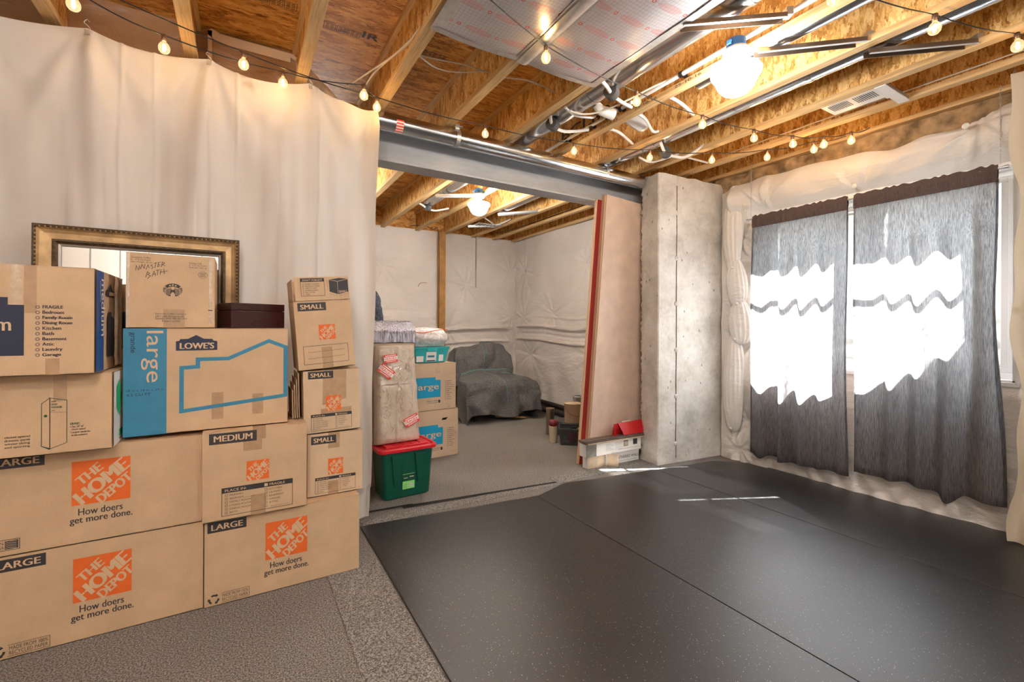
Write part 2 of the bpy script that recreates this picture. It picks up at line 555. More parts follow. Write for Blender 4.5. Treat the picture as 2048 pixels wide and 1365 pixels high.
# ---------------------------------------------------------------- mesh builder
class MB:
    def __init__(s):
        s.v, s.f, s.mi, s.mats, s.sm = [], [], [], [], []

    def mat(s, m):
        if m not in s.mats:
            s.mats.append(m)
        return s.mats.index(m)

    def add(s, verts, faces, m, smooth=False, xf=None):
        b = len(s.v)
        if xf is not None:
            verts = [xf @ Vector(p) for p in verts]
        s.v += [tuple(p) for p in verts]
        k = s.mat(m)
        for f in faces:
            s.f.append([b + i for i in f])
            s.mi.append(k)
            s.sm.append(smooth)
        return s

    def box(s, x0, x1, y0, y1, z0, z1, m, xf=None):
        v = [(x0, y0, z0), (x1, y0, z0), (x1, y1, z0), (x0, y1, z0), (x0, y0, z1), (x1, y0, z1), (x1, y1, z1), (x0, y1, z1)]
        f = [(0, 3, 2, 1), (4, 5, 6, 7), (0, 1, 5, 4), (1, 2, 6, 5), (2, 3, 7, 6), (3, 0, 4, 7)]
        return s.add(v, f, m, False, xf)

    def tube(s, pts, r, m, seg=8, closed_ends=True, smooth=True, sub=0):
        P = [Vector(p) for p in pts]
        if sub:
            Q = []
            n = len(P)
            for i in range(n - 1):
                p0, p1, p2, p3 = P[max(i - 1, 0)], P[i], P[i + 1], P[min(i + 2, n - 1)]
                for k in range(sub):
                    t = k / sub
                    Q.append(0.5 * ((2 * p1) + (p2 - p0) * t + (2 * p0 - 5 * p1 + 4 * p2 - p3) * t * t + (3 * p1 - p0 - 3 * p2 + p3) * t ** 3))
            Q.append(P[-1])
            P = Q
        rs = r if isinstance(r, (list, tuple)) else [r] * len(P)
        V, F = [], []
        up = None
        for i, p in enumerate(P):
            d = (P[min(i + 1, len(P) - 1)] - P[max(i - 1, 0)]).normalized()
            if up is None:
                up = d.orthogonal().normalized()
            up = (up - d * up.dot(d)).normalized()
            w = d.cross(up)
            for k in range(seg):
                a = 2 * pi * k / seg
                V.append(p + (up * cos(a) + w * sin(a)) * rs[i])
        for i in range(len(P) - 1):
            for k in range(seg):
                a, b = i * seg + k, i * seg + (k + 1) % seg
                F.append((a, b, b + seg, a + seg))
        s.add(V, F, m, smooth)
        if closed_ends:
            b0 = V[:seg]
            b1 = V[-seg:]
            s.add(b0, [tuple(range(seg))[::-1]], m)
            s.add(b1, [tuple(range(seg))], m)
        return s

    def lathe(s, prof, m, seg=24, xf=None, smooth=True):
        V, F = [], []
        for r, z in prof:
            for k in range(seg):
                a = 2 * pi * k / seg
                V.append((max(r, 1e-5) * cos(a), max(r, 1e-5) * sin(a), z))
        for i in range(len(prof) - 1):
            for k in range(seg):
                a, b = i * seg + k, i * seg + (k + 1) % seg
                F.append((a, b, b + seg, a + seg))
        return s.add(V, F, m, smooth, xf)

    def grid(s, fn, nu, nv, m, skip=None, smooth=True, back=None):
        V = [fn(i / nu, j / nv) for j in range(nv + 1) for i in range(nu + 1)]
        F = []
        for j in range(nv):
            for i in range(nu):
                if skip and skip((i + 0.5) / nu, (j + 0.5) / nv):
                    continue
                a = j * (nu + 1) + i
                F.append((a, a + 1, a + nu + 2, a + nu + 1))
        return s.add(V, F, m, smooth)

    def build(s, name, parent=None, bevel=0.0, solid=0.0, sub=0, loc=None):
        me = bpy.data.meshes.new(name)
        me.from_pydata(s.v, [], s.f)
        for m in s.mats:
            me.materials.append(M[m])
        me.polygons.foreach_set('material_index', s.mi)
        me.polygons.foreach_set('use_smooth', s.sm)
        me.update()
        o = bpy.data.objects.new(name, me)
        COL.objects.link(o)
        if parent is not None:
            o.parent = parent
        if loc is not None:
            o.location = loc
        if solid:
            q = o.modifiers.new('s', 'SOLIDIFY')
            q.thickness = solid
            q.offset = 0
        if sub:
            q = o.modifiers.new('u', 'SUBSURF')
            q.levels = sub
            q.render_levels = sub
        if bevel:
            q = o.modifiers.new('b', 'BEVEL')
            q.width = bevel
            q.segments = 2
            q.limit_method = 'ANGLE'
            q.angle_limit = radians(40)
        return o


def tag(o, label, cat, group=None, kind=None):
    if label:
        o['label'] = label
    if cat:
        o['category'] = cat
    if group:
        o['group'] = group
    if kind:
        o['kind'] = kind
    return o


def thing(name, label, cat, loc=(0, 0, 0), rot=(0, 0, 0), group=None, kind=None):
    o = bpy.data.objects.new(name, None)
    COL.objects.link(o)
    o.location = loc
    o.rotation_euler = rot
    o.empty_display_size = 0.1
    return tag(o, label, cat, group, kind)


def struct(o):
    o['kind'] = 'structure'
    return o


# ---------------------------------------------------------------- flat print on a face
_tcache = {}


def glyphs(body, off=0.0, shear=0.0):
    key = (body, off, shear)
    if key in _tcache:
        return _tcache[key]
    cu = bpy.data.curves.new('t', 'FONT')
    cu.body = body
    cu.size = 1.0
    cu.offset = off
    cu.shear = shear
    cu.resolution_u = 3
    cu.fill_mode = 'FRONT'
    o = bpy.data.objects.new('t', cu)
    COL.objects.link(o)
    dg = bpy.context.evaluated_depsgraph_get()
    me = bpy.data.meshes.new_from_object(o.evaluated_get(dg))
    V = [(v.co.x, v.co.y) for v in me.vertices]
    F = [tuple(p.vertices) for p in me.polygons]
    bpy.data.objects.remove(o)
    bpy.data.curves.remove(cu)
    bpy.data.meshes.remove(me)
    if V:
        x0 = min(p[0] for p in V)
        x1 = max(p[0] for p in V)
        y0 = min(p[1] for p in V)
        y1 = max(p[1] for p in V)
        V = [((x - x0) / max(x1 - x0, 1e-6), (y - y0) / max(y1 - y0, 1e-6)) for x, y in V]
    _tcache[key] = (V, F)
    return V, F


class Face:
    """A flat face in 3D: origin o, directions u (along) and v (up), outward normal n."""

    def __init__(s, mb, o, u=(1, 0, 0), v=(0, 0, 1), n=(0, -1, 0), lift=0.0006):
        s.mb, s.o, s.u, s.v, s.n, s.l = mb, Vector(o), Vector(u), Vector(v), Vector(n), lift

    def p(s, a, b, k=0):
        return s.o + s.u * a + s.v * b + s.n * (s.l * (1 + k))

    def poly(s, pts, m, k=0):
        s.mb.add([s.p(a, b, k) for a, b in pts], [tuple(range(len(pts)))], m)
        return s

    def rect(s, a0, b0, a1, b1, m, k=0):
        return s.poly([(a0, b0), (a1, b0), (a1, b1), (a0, b1)], m, k)

    def line(s, a0, b0, a1, b1, w, m, k=0):
        d = Vector((a1 - a0, b1 - b0))
        L = d.length or 1
        nx, ny = -d.y / L * w / 2, d.x / L * w / 2
        return s.poly([(a0 - nx, b0 - ny), (a1 - nx, b1 - ny), (a1 + nx, b1 + ny), (a0 + nx, b0 + ny)], m, k)

    def path(s, pts, w, m, closed=False, k=0):
        P = [Vector(p) for p in pts]
        n = len(P)
        rings = []
        for i in range(n):
            a = P[i - 1] if (i > 0 or closed) else None
            b = P[(i + 1) % n] if (i < n - 1 or closed) else None
            d1 = (P[i] - a).normalized() if a is not None else None
            d2 = (b - P[i]).normalized() if b is not None else None
            d1 = d1 or d2
            d2 = d2 or d1
            t = (d1 + d2)
            t = t.normalized() if t.length > 1e-6 else d1
            nn = Vector((-t.y, t.x))
            c = max(0.35, nn.dot(Vector((-d1.y, d1.x))))
            rings.append((P[i] + nn * (w / 2 / c), P[i] - nn * (w / 2 / c)))
        V, F = [], []
        for a, b in rings:
            V += [s.p(a.x, a.y, k), s.p(b.x, b.y, k)]
        m_ = n if closed else n - 1
        for i in range(m_):
            j = (i + 1) % n
            F.append((2 * i, 2 * i + 1, 2 * j + 1, 2 * j))
        s.mb.add(V, F, m)
        return s

    def frame(s, a0, b0, a1, b1, w, m, k=0):
        return s.path([(a0, b0), (a1, b0), (a1, b1), (a0, b1)], w, m, True, k)

    def disc(s, a, b, r, m, k=0, ry=None, seg=24):
        ry = ry or r
        return s.poly([(a + r * cos(2 * pi * i / seg), b + ry * sin(2 * pi * i / seg)) for i in range(seg)], m, k)

    def ring(s, a, b, r, w, m, k=0, ry=None, seg=20):
        ry = ry or r
        return s.path([(a + r * cos(2 * pi * i / seg), b + ry * sin(2 * pi * i / seg)) for i in range(seg)], w, m, True, k)

    def text(s, body, a0, b0, a1, b1, m, off=0.0, k=1, rot=0.0, shear=0.0):
        """text fitted to the box (a0,b0)-(a1,b1), turned by rot about the box centre"""
        V, F = glyphs(body, 0.0, shear)
        ca, cb = (a0 + a1) / 2, (b0 + b1) / 2
        cr, sr = cos(rot), sin(rot)
        em = b1 - b0
        shifts = (0.0,) if off <= 0.0 else (0.0, -off * em * 1.2, off * em * 1.2)
        for q, sh in enumerate(shifts):
            P = []
            for x, y in V:
                da, db = a0 + x * (a1 - a0) - ca + sh, b0 + y * (b1 - b0) - cb
                P.append(s.p(ca + da * cr - db * sr, cb + da * sr + db * cr, k + 0.12 * q))
            s.mb.add(P, F, m)
        return s

    def store_logo(s, a0, b0, a1, b1, ink='kraft_ink'):
        """orange square with three diagonal lines of stencil capitals"""
        w, h = a1 - a0, b1 - b0
        s.rect(a0, b0, a1, b1, 'orange_ink')

        def diag(body, cx, cy, L, H, off):
            V, F = glyphs(body, 0.0)
            c, q = cos(radians(43)), sin(radians(43))
            for j, sh in enumerate((0.0, -off, off, -off / 2, off / 2)):
                P = []
                for x, y in V:
                    t = (x - 0.5) * L + sh * H
                    up = (y - 0.5) * H
                    P.append(s.p(a0 + (cx + t * c - up * q * 0.72) * w, b0 + (cy + t * q + up * c) * h, 1 + 0.12 * j))
                s.mb.add(P, F, ink)
        diag('THE', 0.29, 0.69, 0.50, 0.22, 0.06)
        diag('HOME', 0.505, 0.495, 1.10, 0.34, 0.075)
        diag('DEPOT', 0.72, 0.305, 0.74, 0.23, 0.06)
        # stencil cuts through the big word
        for q in (0.20, 0.42, 0.61, 0.84):
            s.line(a0 + (q - 0.055) * w, b0 + (q + 0.075) * h, a0 + (q + 0.055) * w, b0 + (q - 0.075) * h, w * 0.012, 'orange_ink', 2)
        return s

    def recycle(s, a, b, r, m):
        for i in range(3):
            t = pi / 2 + i * 2 * pi / 3
            p1 = (a + r * cos(t + 0.55), b + r * sin(t + 0.55))
            p2 = (a + r * cos(t + 0.12), b + r * sin(t + 0.12))
            p3 = (a + r * cos(t - 0.45), b + r * sin(t - 0.45))
            s.path([p1, p2, p3], r * 0.42, m)
            d = Vector((p3[0] - p2[0], p3[1] - p2[1])).normalized()
            nn = Vector((-d.y, d.x))
            q = Vector(p3)
            A = q + nn * r * 0.42
            B = q - nn * r * 0.42
            Cc = q + d * r * 0.5
            s.poly([(A.x, A.y), (Cc.x, Cc.y), (B.x, B.y)], m)
        return s


# ================================================================ ROOM SHELL
JZ = 2.90                 # underside of the joists
SUB = 3.22                # underside of the floor above


def build_shell():
    b = MB()
    b.grid(lambda u, v: (-3.3 + 8.1 * u, -2.6 + 10.0 * v, 0), 2, 2, 'carpet', smooth=False)
    b.box(-3.3, 4.8, -2.6, 7.4, -0.12, -0.002, 'concrete_ledge')
    struct(b.build('floor'))
    b = MB()
    b.box(-3.3, 4.8, -2.6, 7.4, SUB, SUB + 0.02, 'osb_floor')
    o = struct(b.build('ceiling'))
    # stamped grade marks printed on the floor boards above
    b = MB()
    F = Face(b, (0, 0, SUB), (1, 0, 0), (0, -1, 0), (0, 0, -1), 0.0008)
    # text read from below: mirrored frame so that it reads right from the room
    for (x0, y0, s_, n) in ((0.43, -3.05, 1.0, 3), (-0.02, -2.98, 1.0, 4), (0.95, -3.0, 0.9, 4)):
        for i in range(n):
            xa = x0 + i * 0.075 * s_
            F.frame(xa, y0, xa + 0.066 * s_, y0 + 0.07 * s_, 0.003, 'dark_ink')
            for r in range(4):
                for q in range(2):
                    F.line(xa + 0.01 + q * 0.027, y0 + 0.012 + r * 0.015, xa + 0.03 + q * 0.027, y0 + 0.012 + r * 0.015, 0.006, 'dark_ink')
    F.text('IR', 0.66, -3.02, 0.76, -2.96, 'dark_ink', 0.03)
    st = b.build('grade_stamp', o)
    return o


ceiling = build_shell()

pins_seed = random.Random(3)


def sheet_off(a, z, pins, amp=0.030):
    """how far a stapled plastic sheet bulges off its wall: pulled in at each staple, creases running away from it"""
    d = amp * (0.9 + 0.9 * noise.noise(Vector((a * 0.9, z * 1.1, 4.2))))
    d += 0.010 * noise.noise(Vector((a * 1.2, z * 5.0, 9.1)))
    for (pa, pz) in pins:
        dx, dz = a - pa, z - pz
        r = hypot(dx, dz)
        if r > 1.3:
            continue
        d -= amp * 1.3 * exp(-r / 0.10)
        th = math.atan2(dz, dx)
        d += 0.011 * exp(-r / 0.34) * sin(th * 9 + pa * 7) * min(1, r / 0.06)
        d += 0.006 * exp(-r / 0.45) * sin(th * 17 + pz * 9) * min(1, r / 0.08)
    return d


def build_walls():
    # far wall of the next room, under stapled white plastic
    pins = [(1.9, 2.3), (3.35, 2.05), (4.25, 2.35), (4.3, 1.55), (4.3, 0.9), (2.2, 0.9), (3.2, 0.6), (1.7, 1.4), (3.0, 1.3)]

    def crease(a, z, lines):
        d = 0
        for (z0, a0, a1, w) in lines:
            if a0 < a < a1:
                q = z - z0 - 0.03 * sin(a * 2.1) - 0.02 * noise.noise(Vector((a * 2, z0, 0)))
                d += w * exp(-(q / 0.016) ** 2) * min(1, (a - a0) * 4, (a1 - a) * 4)
        return d
    b = MB()

    def fn(u, v):
        a, z = (-3.2 + 4.4 * u / 0.12 if u < 0.12 else 1.2 + 3.2 * (u - 0.12) / 0.88), 2.93 * v
        return (a, 7.2 - sheet_off(a, z, pins) - crease(a, z, [(1.28, 1.0, 4.36, 0.075), (1.22, 2.2, 4.36, -0.03), (1.05, 1.0, 4.3, 0.05), (0.92, 3.0, 4.3, 0.03), (1.62, 1.0, 2.6, -0.012), (0.7, 2.0, 4.2, 0.03)]), z)
    b.grid(fn, 230, 190, 'plastic_sheet')
    b.box(-3.3, 4.8, 7.22, 7.36, 0, 3.22, 'osb_web')
    # rim board above the plastic with blocking between the joists
    struct(b.build('wall_back'))

    # right wall of the next room
    b = MB()
    pins2 = [(3.9, 2.4), (4.1, 1.3), (5.2, 2.3), (6.0, 1.55), (6.9, 2.35), (6.9, 1.5), (5.0, 0.9), (6.7, 0.85), (4.3, 0.75)]

    def fn2(u, v):
        y, z = 3.3 + 3.9 * u, 0.075 + 2.83 * v
        g = 0.02 * sin(y * 17 + z * 2) * max(0, 0.75 - z) / 0.75 + 0.02 * sin(y * 9 - z * 6) * max(0, 1.1 - z)
        return (4.38 - sheet_off(y, z, pins2) - crease(y, z, [(1.33, 3.4, 7.18, 0.07), (1.10, 3.4, 7.18, 0.055), (1.20, 3.4, 7.18, -0.03), (1.5, 3.4, 6.6, 0.02)]) - g * 0.8, y, z)
    b.grid(fn2, 200, 180, 'plastic_sheet')
    b.box(4.40, 4.6, 3.3, 7.3, 0, 3.22, 'concrete_ledge')
    b.box(4.30, 4.40, 3.3, 7.19, 0.0, 0.07, 'concrete_ledge')
    struct(b.build('wall_right_far'))

    # window wall, plastic with the window opening cut out
    WY0, WY1, WZ0, WZ1 = 0.86, 2.56, 0.99, 2.44
    b = MB()
    pins3 = [(2.62, 2.0), (2.60, 1.45), (2.70, 0.40), (2.66, 1.2), (1.74, 2.42), (1.0, 2.75), (2.5, 2.5), (2.78, 2.30), (0.2, 2.4), (2.75, 0.12), (0.5, 0.5)]

    def bulge(y, z):
        d = sheet_off(y, z, pins3, 0.045)
        d += 0.16 * exp(-((z - 2.66) / 0.20) ** 2) * (0.8 + 0.3 * sin(y * 2.3))          # swollen top roll
        d -= 0.05 * exp(-((z - 2.93) / 0.06) ** 2)
        if y > 2.45:
            d += 0.06 * (0.5 + 0.5 * sin(z * 8.0 + 0.8)) + 0.02 * sin(z * 29 + y * 15) * exp(-((z - 1.6) / 0.5) ** 2)
        if z < 0.35:
            d += 0.04 * (0.35 - z) / 0.35 + 0.008 * sin(y * 22 + z * 18) + 0.006 * sin(y * 41 - z * 30)
        return d
    NY, NZ = 230, 190

    def fy(u):
        return -2.6 + 3.2 * u / 0.15 if u < 0.15 else 0.6 + 2.345 * (u - 0.15) / 0.85

    def fz(v):
        return 2.80 * v

    def fn3(u, v):
        y, z = fy(u), fz(v)
        d = bulge(y, z)
        # draw the sheet back to the opening's edge
        ey = max(WY0 - y, y - WY1, 0)
        ez = max(WZ0 - z, z - WZ1, 0)
        e = hypot(ey, ez)
        d *= min(1, e / 0.10 + 0.1)
        kk = min(1, max(0, (y - 2.80) / 0.14))
        d = d * (1 - kk) + (0.085 + 0.012 * noise.noise(Vector((z * 4, 0, 1)))) * kk
        wav = 0.09 * noise.noise(Vector((y * 1.3, 0, 7.7))) + 0.03 * noise.noise(Vector((y * 5, 1, 2)))
        if v > 0.93:
            z += (v - 0.93) / 0.07 * (wav - 0.02)
        return (4.40 - d, y, z)

    def skip(u, v):
        return WY0 < fy(u) < WY1 and WZ0 < fz(v) < WZ1
    b.grid(fn3, NY, NZ, 'plastic_sheet', skip)
    # reveal of the opening
    for (y0, y1, z0, z1) in ((WY0 - 0.03, WY0 + 0.012, WZ0, WZ1), (WY1 - 0.012, WY1 + 0.03, WZ0, WZ1), (WY0, WY1, WZ0 - 0.03, WZ0 + 0.012), (WY0, WY1, WZ1 - 0.012, WZ1 + 0.03)):
        b.box(4.37, 4.56, y0, y1, z0, z1, 'vinyl')
    # the wall itself behind the sheet
    for (y0, y1, z0, z1) in ((-2.6, WY0, 0, SUB), (WY1, 3.3, 0, SUB), (WY0, WY1, 0, WZ0), (WY0, WY1, WZ1, SUB)):
        b.box(4.46, 4.62, y0, y1, z0, z1, 'concrete_ledge')
    struct(b.build('wall_right'))
    # glass-wool batt showing above the sheet
    b = MB()

    def fw(u, v):
        y = -2.4 + 5.45 * u
        z = 2.66 + 0.46 * v
        return (4.40 - 0.07 * sin(pi * min(1, v * 1.1)) - 0.03 * noise.noise(Vector((y * 6, v * 4, 1.0))) - 0.02 * noise.noise(Vector((y * 22, v * 9, 3.0))), y, z)
    b.grid(fw, 160, 10, 'insulation')
    tag(b.build('insulation_batt'), 'brown fibrous insulation batt showing above the white plastic of the window wall', 'insulation', kind='thing')

    # walls behind the camera
    b = MB()
    b.box(-3.3, 4.8, -2.75, -2.6, 0, SUB, 'white_card')
    for i in range(24):
        x = -3.2 + i * 0.33
        b.box(x, x + 0.012, -2.6, -2.592, 0, 2.9, 'grey_ink')
    struct(b.build('wall_front'))
    b = MB()
    b.box(-3.45, -3.3, -2.6, 7.4, 0, SUB, 'plastic_sheet')
    struct(b.build('wall_left'))
    # partition closing the bays behind the drop cloth
    b = MB()
    b.box(-3.3, 0.36, 3.46, 3.60, 0, SUB, 'amber_plastic')
    b.grid(lambda u, v: (-3.3 + 3.66 * u, 3.445 - 0.02 * noise.noise(Vector((u * 18, v * 2, 0))), 2.75 + 0.47 * v), 80, 12, 'amber_plastic')
    struct(b.build('wall_partition'))
    return (WY0, WY1, WZ0, WZ1)


WIN = build_walls()


def build_window():
    y0, y1, z0, z1 = WIN
    w = thing('window_1', None, None, (4.50, (y0 + y1) / 2, z0))
    struct(w)
    del_keys = [k for k in ('label', 'category') if k in w]
    hy = (y1 - y0) / 2
    h = z1 - z0
    b = MB()
    t = 0.055
    b.box(-0.03, 0.03, -hy, hy, 0, t, 'vinyl').box(-0.03, 0.03, -hy, hy, h - t, h, 'vinyl')
    b.box(-0.03, 0.03, -hy, -hy + t, t, h - t, 'vinyl').box(-0.03, 0.03, hy - t, hy, t, h - t, 'vinyl')
    b.build('window_frame', w, 0.004)
    for (a, c) in ((-hy + t, -0.02), (-0.08, hy - t)):
        b = MB()
        q = 0.035
        xo = -0.012 if a < 0 and c < 0.1 else 0.012
        b.box(xo - 0.012, xo + 0.012, a, c, t, t + q, 'vinyl').box(xo - 0.012, xo + 0.012, a, c, h - t - q, h - t, 'vinyl')
        b.box(xo - 0.012, xo + 0.012, a, a + q, t + q, h - t - q, 'vinyl').box(xo - 0.012, xo + 0.012, c - q, c, t + q, h - t - q, 'vinyl')
        s_ = b.build('window_sash', w, 0.003)
        b = MB()
        b.box(xo - 0.002, xo + 0.002, a + q, c - q, t + q, h - t - q, 'window_glass')
        b.build('glass_pane', s_)
    b = MB()
    b.box(-0.035, 0.035, -0.105, 0.005, t, h - t, 'vinyl')
    b.build('window_mullion', w, 0.003)
    b = MB()
    b.box(-0.14, -0.03, -hy - 0.02, hy + 0.02, -0.03, 0.0, 'vinyl')
    b.build('window_sill', w, 0.004)
    # window well outside: curved metal liner, gravel floor, grid cover
    ww = thing('window_well', 'curved galvanised window well outside the curtained window', 'window well', (4.63, 1.62, 0.8))
    b = MB()

    def fn(u, v):
        a = -pi / 2 + pi * u
        r = 1 + 0.012 * sin(v * 60)
        return (0.92 * cos(a) * r, 1.28 * sin(a) * r, -0.1 + 1.92 * v)
    b.grid(fn, 40, 80, 'zinc_well')
    b.build('well_liner', ww)
    b = MB()
    b.box(0, 1.3, -1.5, 1.5, -0.15, -0.1, 'earth')
    b.build('well_gravel', ww)
    b = MB()
    for i in range(-24, 25):
        y = i * 0.052
        if abs(y) < 1.25:
            xm = 0.92 * math.sqrt(max(0, 1 - (y / 1.28) ** 2))
            if xm > 0.36:
                b.tube([(0.34, y, 1.83), (xm, y, 1.83)], 0.0036, 'black_rubber', 4)
    for i in range(12):
        x = 0.36 + i * 0.05
        ym = 1.28 * math.sqrt(max(0, 1 - (x / 0.92) ** 2)) if x < 0.92 else 0
        if ym > 0.1:
            b.tube([(x, -ym, 1.83), (x, ym, 1.83)], 0.0036, 'black_rubber', 4)
    b.box(0.325, 0.355, -1.2, 1.2, 1.815, 1.845, 'black_rubber')
    b.build('well_cover', ww)
    # ground outside
    b = MB()

    def gr(u, v):
        return (4.63 + 14 * u, -12 + 26 * v, 2.52)
    b.grid(gr, 60, 110, 'earth', lambda u, v: ((14 * u) / 0.95) ** 2 + ((-12 + 26 * v - 1.62) / 1.3) ** 2 < 1.0)
    g = b.build('ground')
    struct(g)


build_window()


# ---------------------------------------------------------------- joists
JR = [-1.97, -1.39, -0.81, -0.227, 0.351, 0.873, 1.405, 1.932, 2.49, 2.976, 3.513, 3.927, 4.33]
FW = 0.064


def build_joists():
    names = ['far left beyond the cloth'] * 3
    where = ['over the left end of the white cloth', 'next left of the taped plastic sheet', 'left of it', 'at the left edge of the taped plastic sheet over the cloth',
             'at the right edge of the taped plastic sheet over the cloth', 'along the left edge of the foil panels', 'under the seam between the two foil panels',
             'between the foil panels and the big round duct', 'carrying the white globe lamp and the white pipe', 'under the right end of the middle steel bracket',
             'under the left edge of the white vent', 'along the right side of the white vent', 'closest to the window wall']
    first = None
    for i, r in enumerate(JR):
        if i < 2:
            continue
        x = r - FW / 2
        lab = 'wooden I-joist ' + where[i] if i != 2 else 'wooden I-joist above the first bulb, at the left end of the ceiling'
        yend = 3.44 if r < 0.36 else 7.21
        key = 'short' if yend < 4 else 'long'
        t = thing('ceiling_joist', lab, 'joist', (x, 0, JZ), group='I-joists under the floor above')
        b = MB()
        b.box(-0.005, 0.005, -2.58, yend, 0.034, SUB - JZ - 0.034, 'osb_web')
        b.build('web', t)
        b = MB()
        b.box(-FW / 2, FW / 2, -2.58, yend, 0, 0.036, 'pine')
        b.build('bottom_flange', t, 0.002)
        b = MB()
        b.box(-FW / 2, FW / 2, -2.58, yend, SUB - JZ - 0.036, SUB - JZ - 0.001, 'pine')
        b.build('top_flange', t, 0.002)
        # printing on joists
        b = MB()
        if i == 8:
            F = Face(b, (-FW / 2, 0, 0), (0, -1, 0), (0, 0, 1), (-1, 0, 0), 0.0008)
            for y in (1.9, 2.25, 2.62, 2.95):
                F.text('25-10-16', -y - 0.10, 0.009, -y + 0.10, 0.027, 'dark_ink', 0.01)
            b.build('printed_lettering', t)
        elif i in (7, 8, 6, 5):
            pass
        b = MB()
        txt = {8: ('VERSA-LAM', 2.75, 0.55), 7: ('BC', 1.0, 0.12), 5: ('BCI', 4.35, 0.16), 6: ('BCI', 4.25, 0.16)}.get(i)
        if i in (5, 6):
            F = Face(b, (-0.005, 0, 0), (0, -1, 0), (0, 0, 1), (-1, 0, 0), 0.0008)
            F.text('BCI', -(4.15 if i == 6 else 4.9), 0.13, -(4.15 if i == 6 else 4.9) + 0.2, 0.20, 'dark_ink', 0.03)
            F.line(-(4.4 if i == 6 else 5.2), 0.16, -(4.2 if i == 6 else 4.95), 0.16, 0.006, 'dark_ink')
            b.build('stamp', t)
        if i == 8:
            F = Face(b, (-0.005, 0, 0), (0, -1, 0), (0, 0, 1), (-1, 0, 0), 0.0008)
            F.text('BCI 60s', -3.25, 0.10, -2.55, 0.19, 'dark_ink', 0.03)
            b.build('stamp', t)
    b = MB()
    b.box(0.9, 4.39, 7.212, 7.22, 2.90, SUB, 'osb_floor')
    struct(b.build('trim_1'))


build_joists()


# ---------------------------------------------------------------- concrete pillar, steel beam, pipe
def build_pillar():
    t = thing('concrete_pillar', 'rough grey concrete pillar at the end of the steel beam', 'pillar', (3.9, 3.1, 0), kind='structure')
    c = [(3.468 - 3.9, 3.045 - 3.1), (4.40 - 3.9, 2.955 - 3.1), (4.44 - 3.9, 3.29 - 3.1), (3.50 - 3.9, 3.29 - 3.1)]
    b = MB()
    NZ = 180
    per = []
    cnt = [46, 12, 30, 16]
    for k in range(4):
        p, q = c[k], c[(k + 1) % 4]
        for i in range(cnt[k]):
            f = i / cnt[k]
            per.append((p[0] + (q[0] - p[0]) * f, p[1] + (q[1] - p[1]) * f, k, min(f, 1 - f)))
    n = len(per)
    V, Fc = [], []
    for j in range(NZ + 1):
        z = 2.85 * j / NZ
        for (x, y, k, e) in per:
            rough = 0.010 if e < 0.03 else 0.004
            if k == 3:
                rough *= 1.6
            d = rough * noise.noise(Vector((x * 60, y * 60, z * 48))) + 0.0025 * noise.noise(Vector((x * 6, y * 6, z * 6)))
            top = 0.02 * noise.noise(Vector((x * 9, y * 9, 3))) if j == NZ else 0
            V.append((x * (1 + 0.0) + d * (1 if x > 0 else -1), y + d * (-1 if k == 0 else 1), z + top - (0.03 * max(0, x) if j == NZ else 0)))
    for j in range(NZ):
        for i in range(n):
            a, d2 = j * n + i, j * n + (i + 1) % n
            Fc.append((a, d2, d2 + n, a + n))
    b.add(V, Fc, 'concrete', True)
    top = len(V) - n
    b.add(V[top:], [tuple(range(n))], 'concrete')
    b.build('pillar_body', t)
    # form joint line and tie holes on the face
    b = MB()
    u = Vector((c[1][0] - c[0][0], c[1][1] - c[0][1], 0)).normalized()
    nn = Vector((u.y, -u.x, 0))
    for s_ in (0.235, 0.895):
        o = Vector((c[0][0], c[0][1], 0)) + u * s_
        pts = [(o + u * 0.004 * noise.noise(Vector((z * 5, s_, 0))) + Vector((0, 0, z)) + nn * 0.002) for z in [i * 0.05 for i in range(1, 56)]]
        b.tube(pts, 0.004 if s_ < 0.5 else 0.003, 'dark_plank', 4)
    b.build('form_joint', t)
    for s_, zs in ((0.235, (0.19, 0.66, 1.12, 1.58, 2.03, 2.48)), (0.895, (0.2, 0.70, 1.50, 1.95, 2.4))):
        for z in zs:
            b = MB()
            o = Vector((c[0][0], c[0][1], 0)) + u * s_
            xf = Matrix.Translation(o + nn * -0.004 + Vector((0, 0, z))) @ nn.to_track_quat('Z', 'Y').to_matrix().to_4x4()
            b.lathe([(0.003, 0.0), (0.003, 0.020), (0.010, 0.018), (0.022, 0.010), (0.027, 0.003), (0.030, -0.004)], 'concrete', 10, xf)
            b.build('tie_boss', t)


def build_beam():
    t = thing('steel_beam', 'long painted grey steel I-beam resting on the concrete pillar', 'beam', (0, 3.50, 0), kind='structure')
    b = MB()
    x0, x1 = 0.36, 4.0
    b.box(x0, x1, -0.005, 0.005, 2.61, 2.835, 'grey_steel')
    b.build('beam_web', t)
    b = MB()
    b.box(x0, x1, -0.085, 0.085, 2.590, 2.606, 'grey_steel')
    b.build('bottom_flange', t, 0.002)
    b = MB()
    b.box(x0, x1, -0.085, 0.085, 2.832, 2.848, 'grey_steel')
    b.build('top_flange', t, 0.002)
    b = MB()
    b.box(x0, x1, -0.075, 0.075, 2.849, 2.898, 'pine')
    b.build('nailer_plank', t, 0.002)


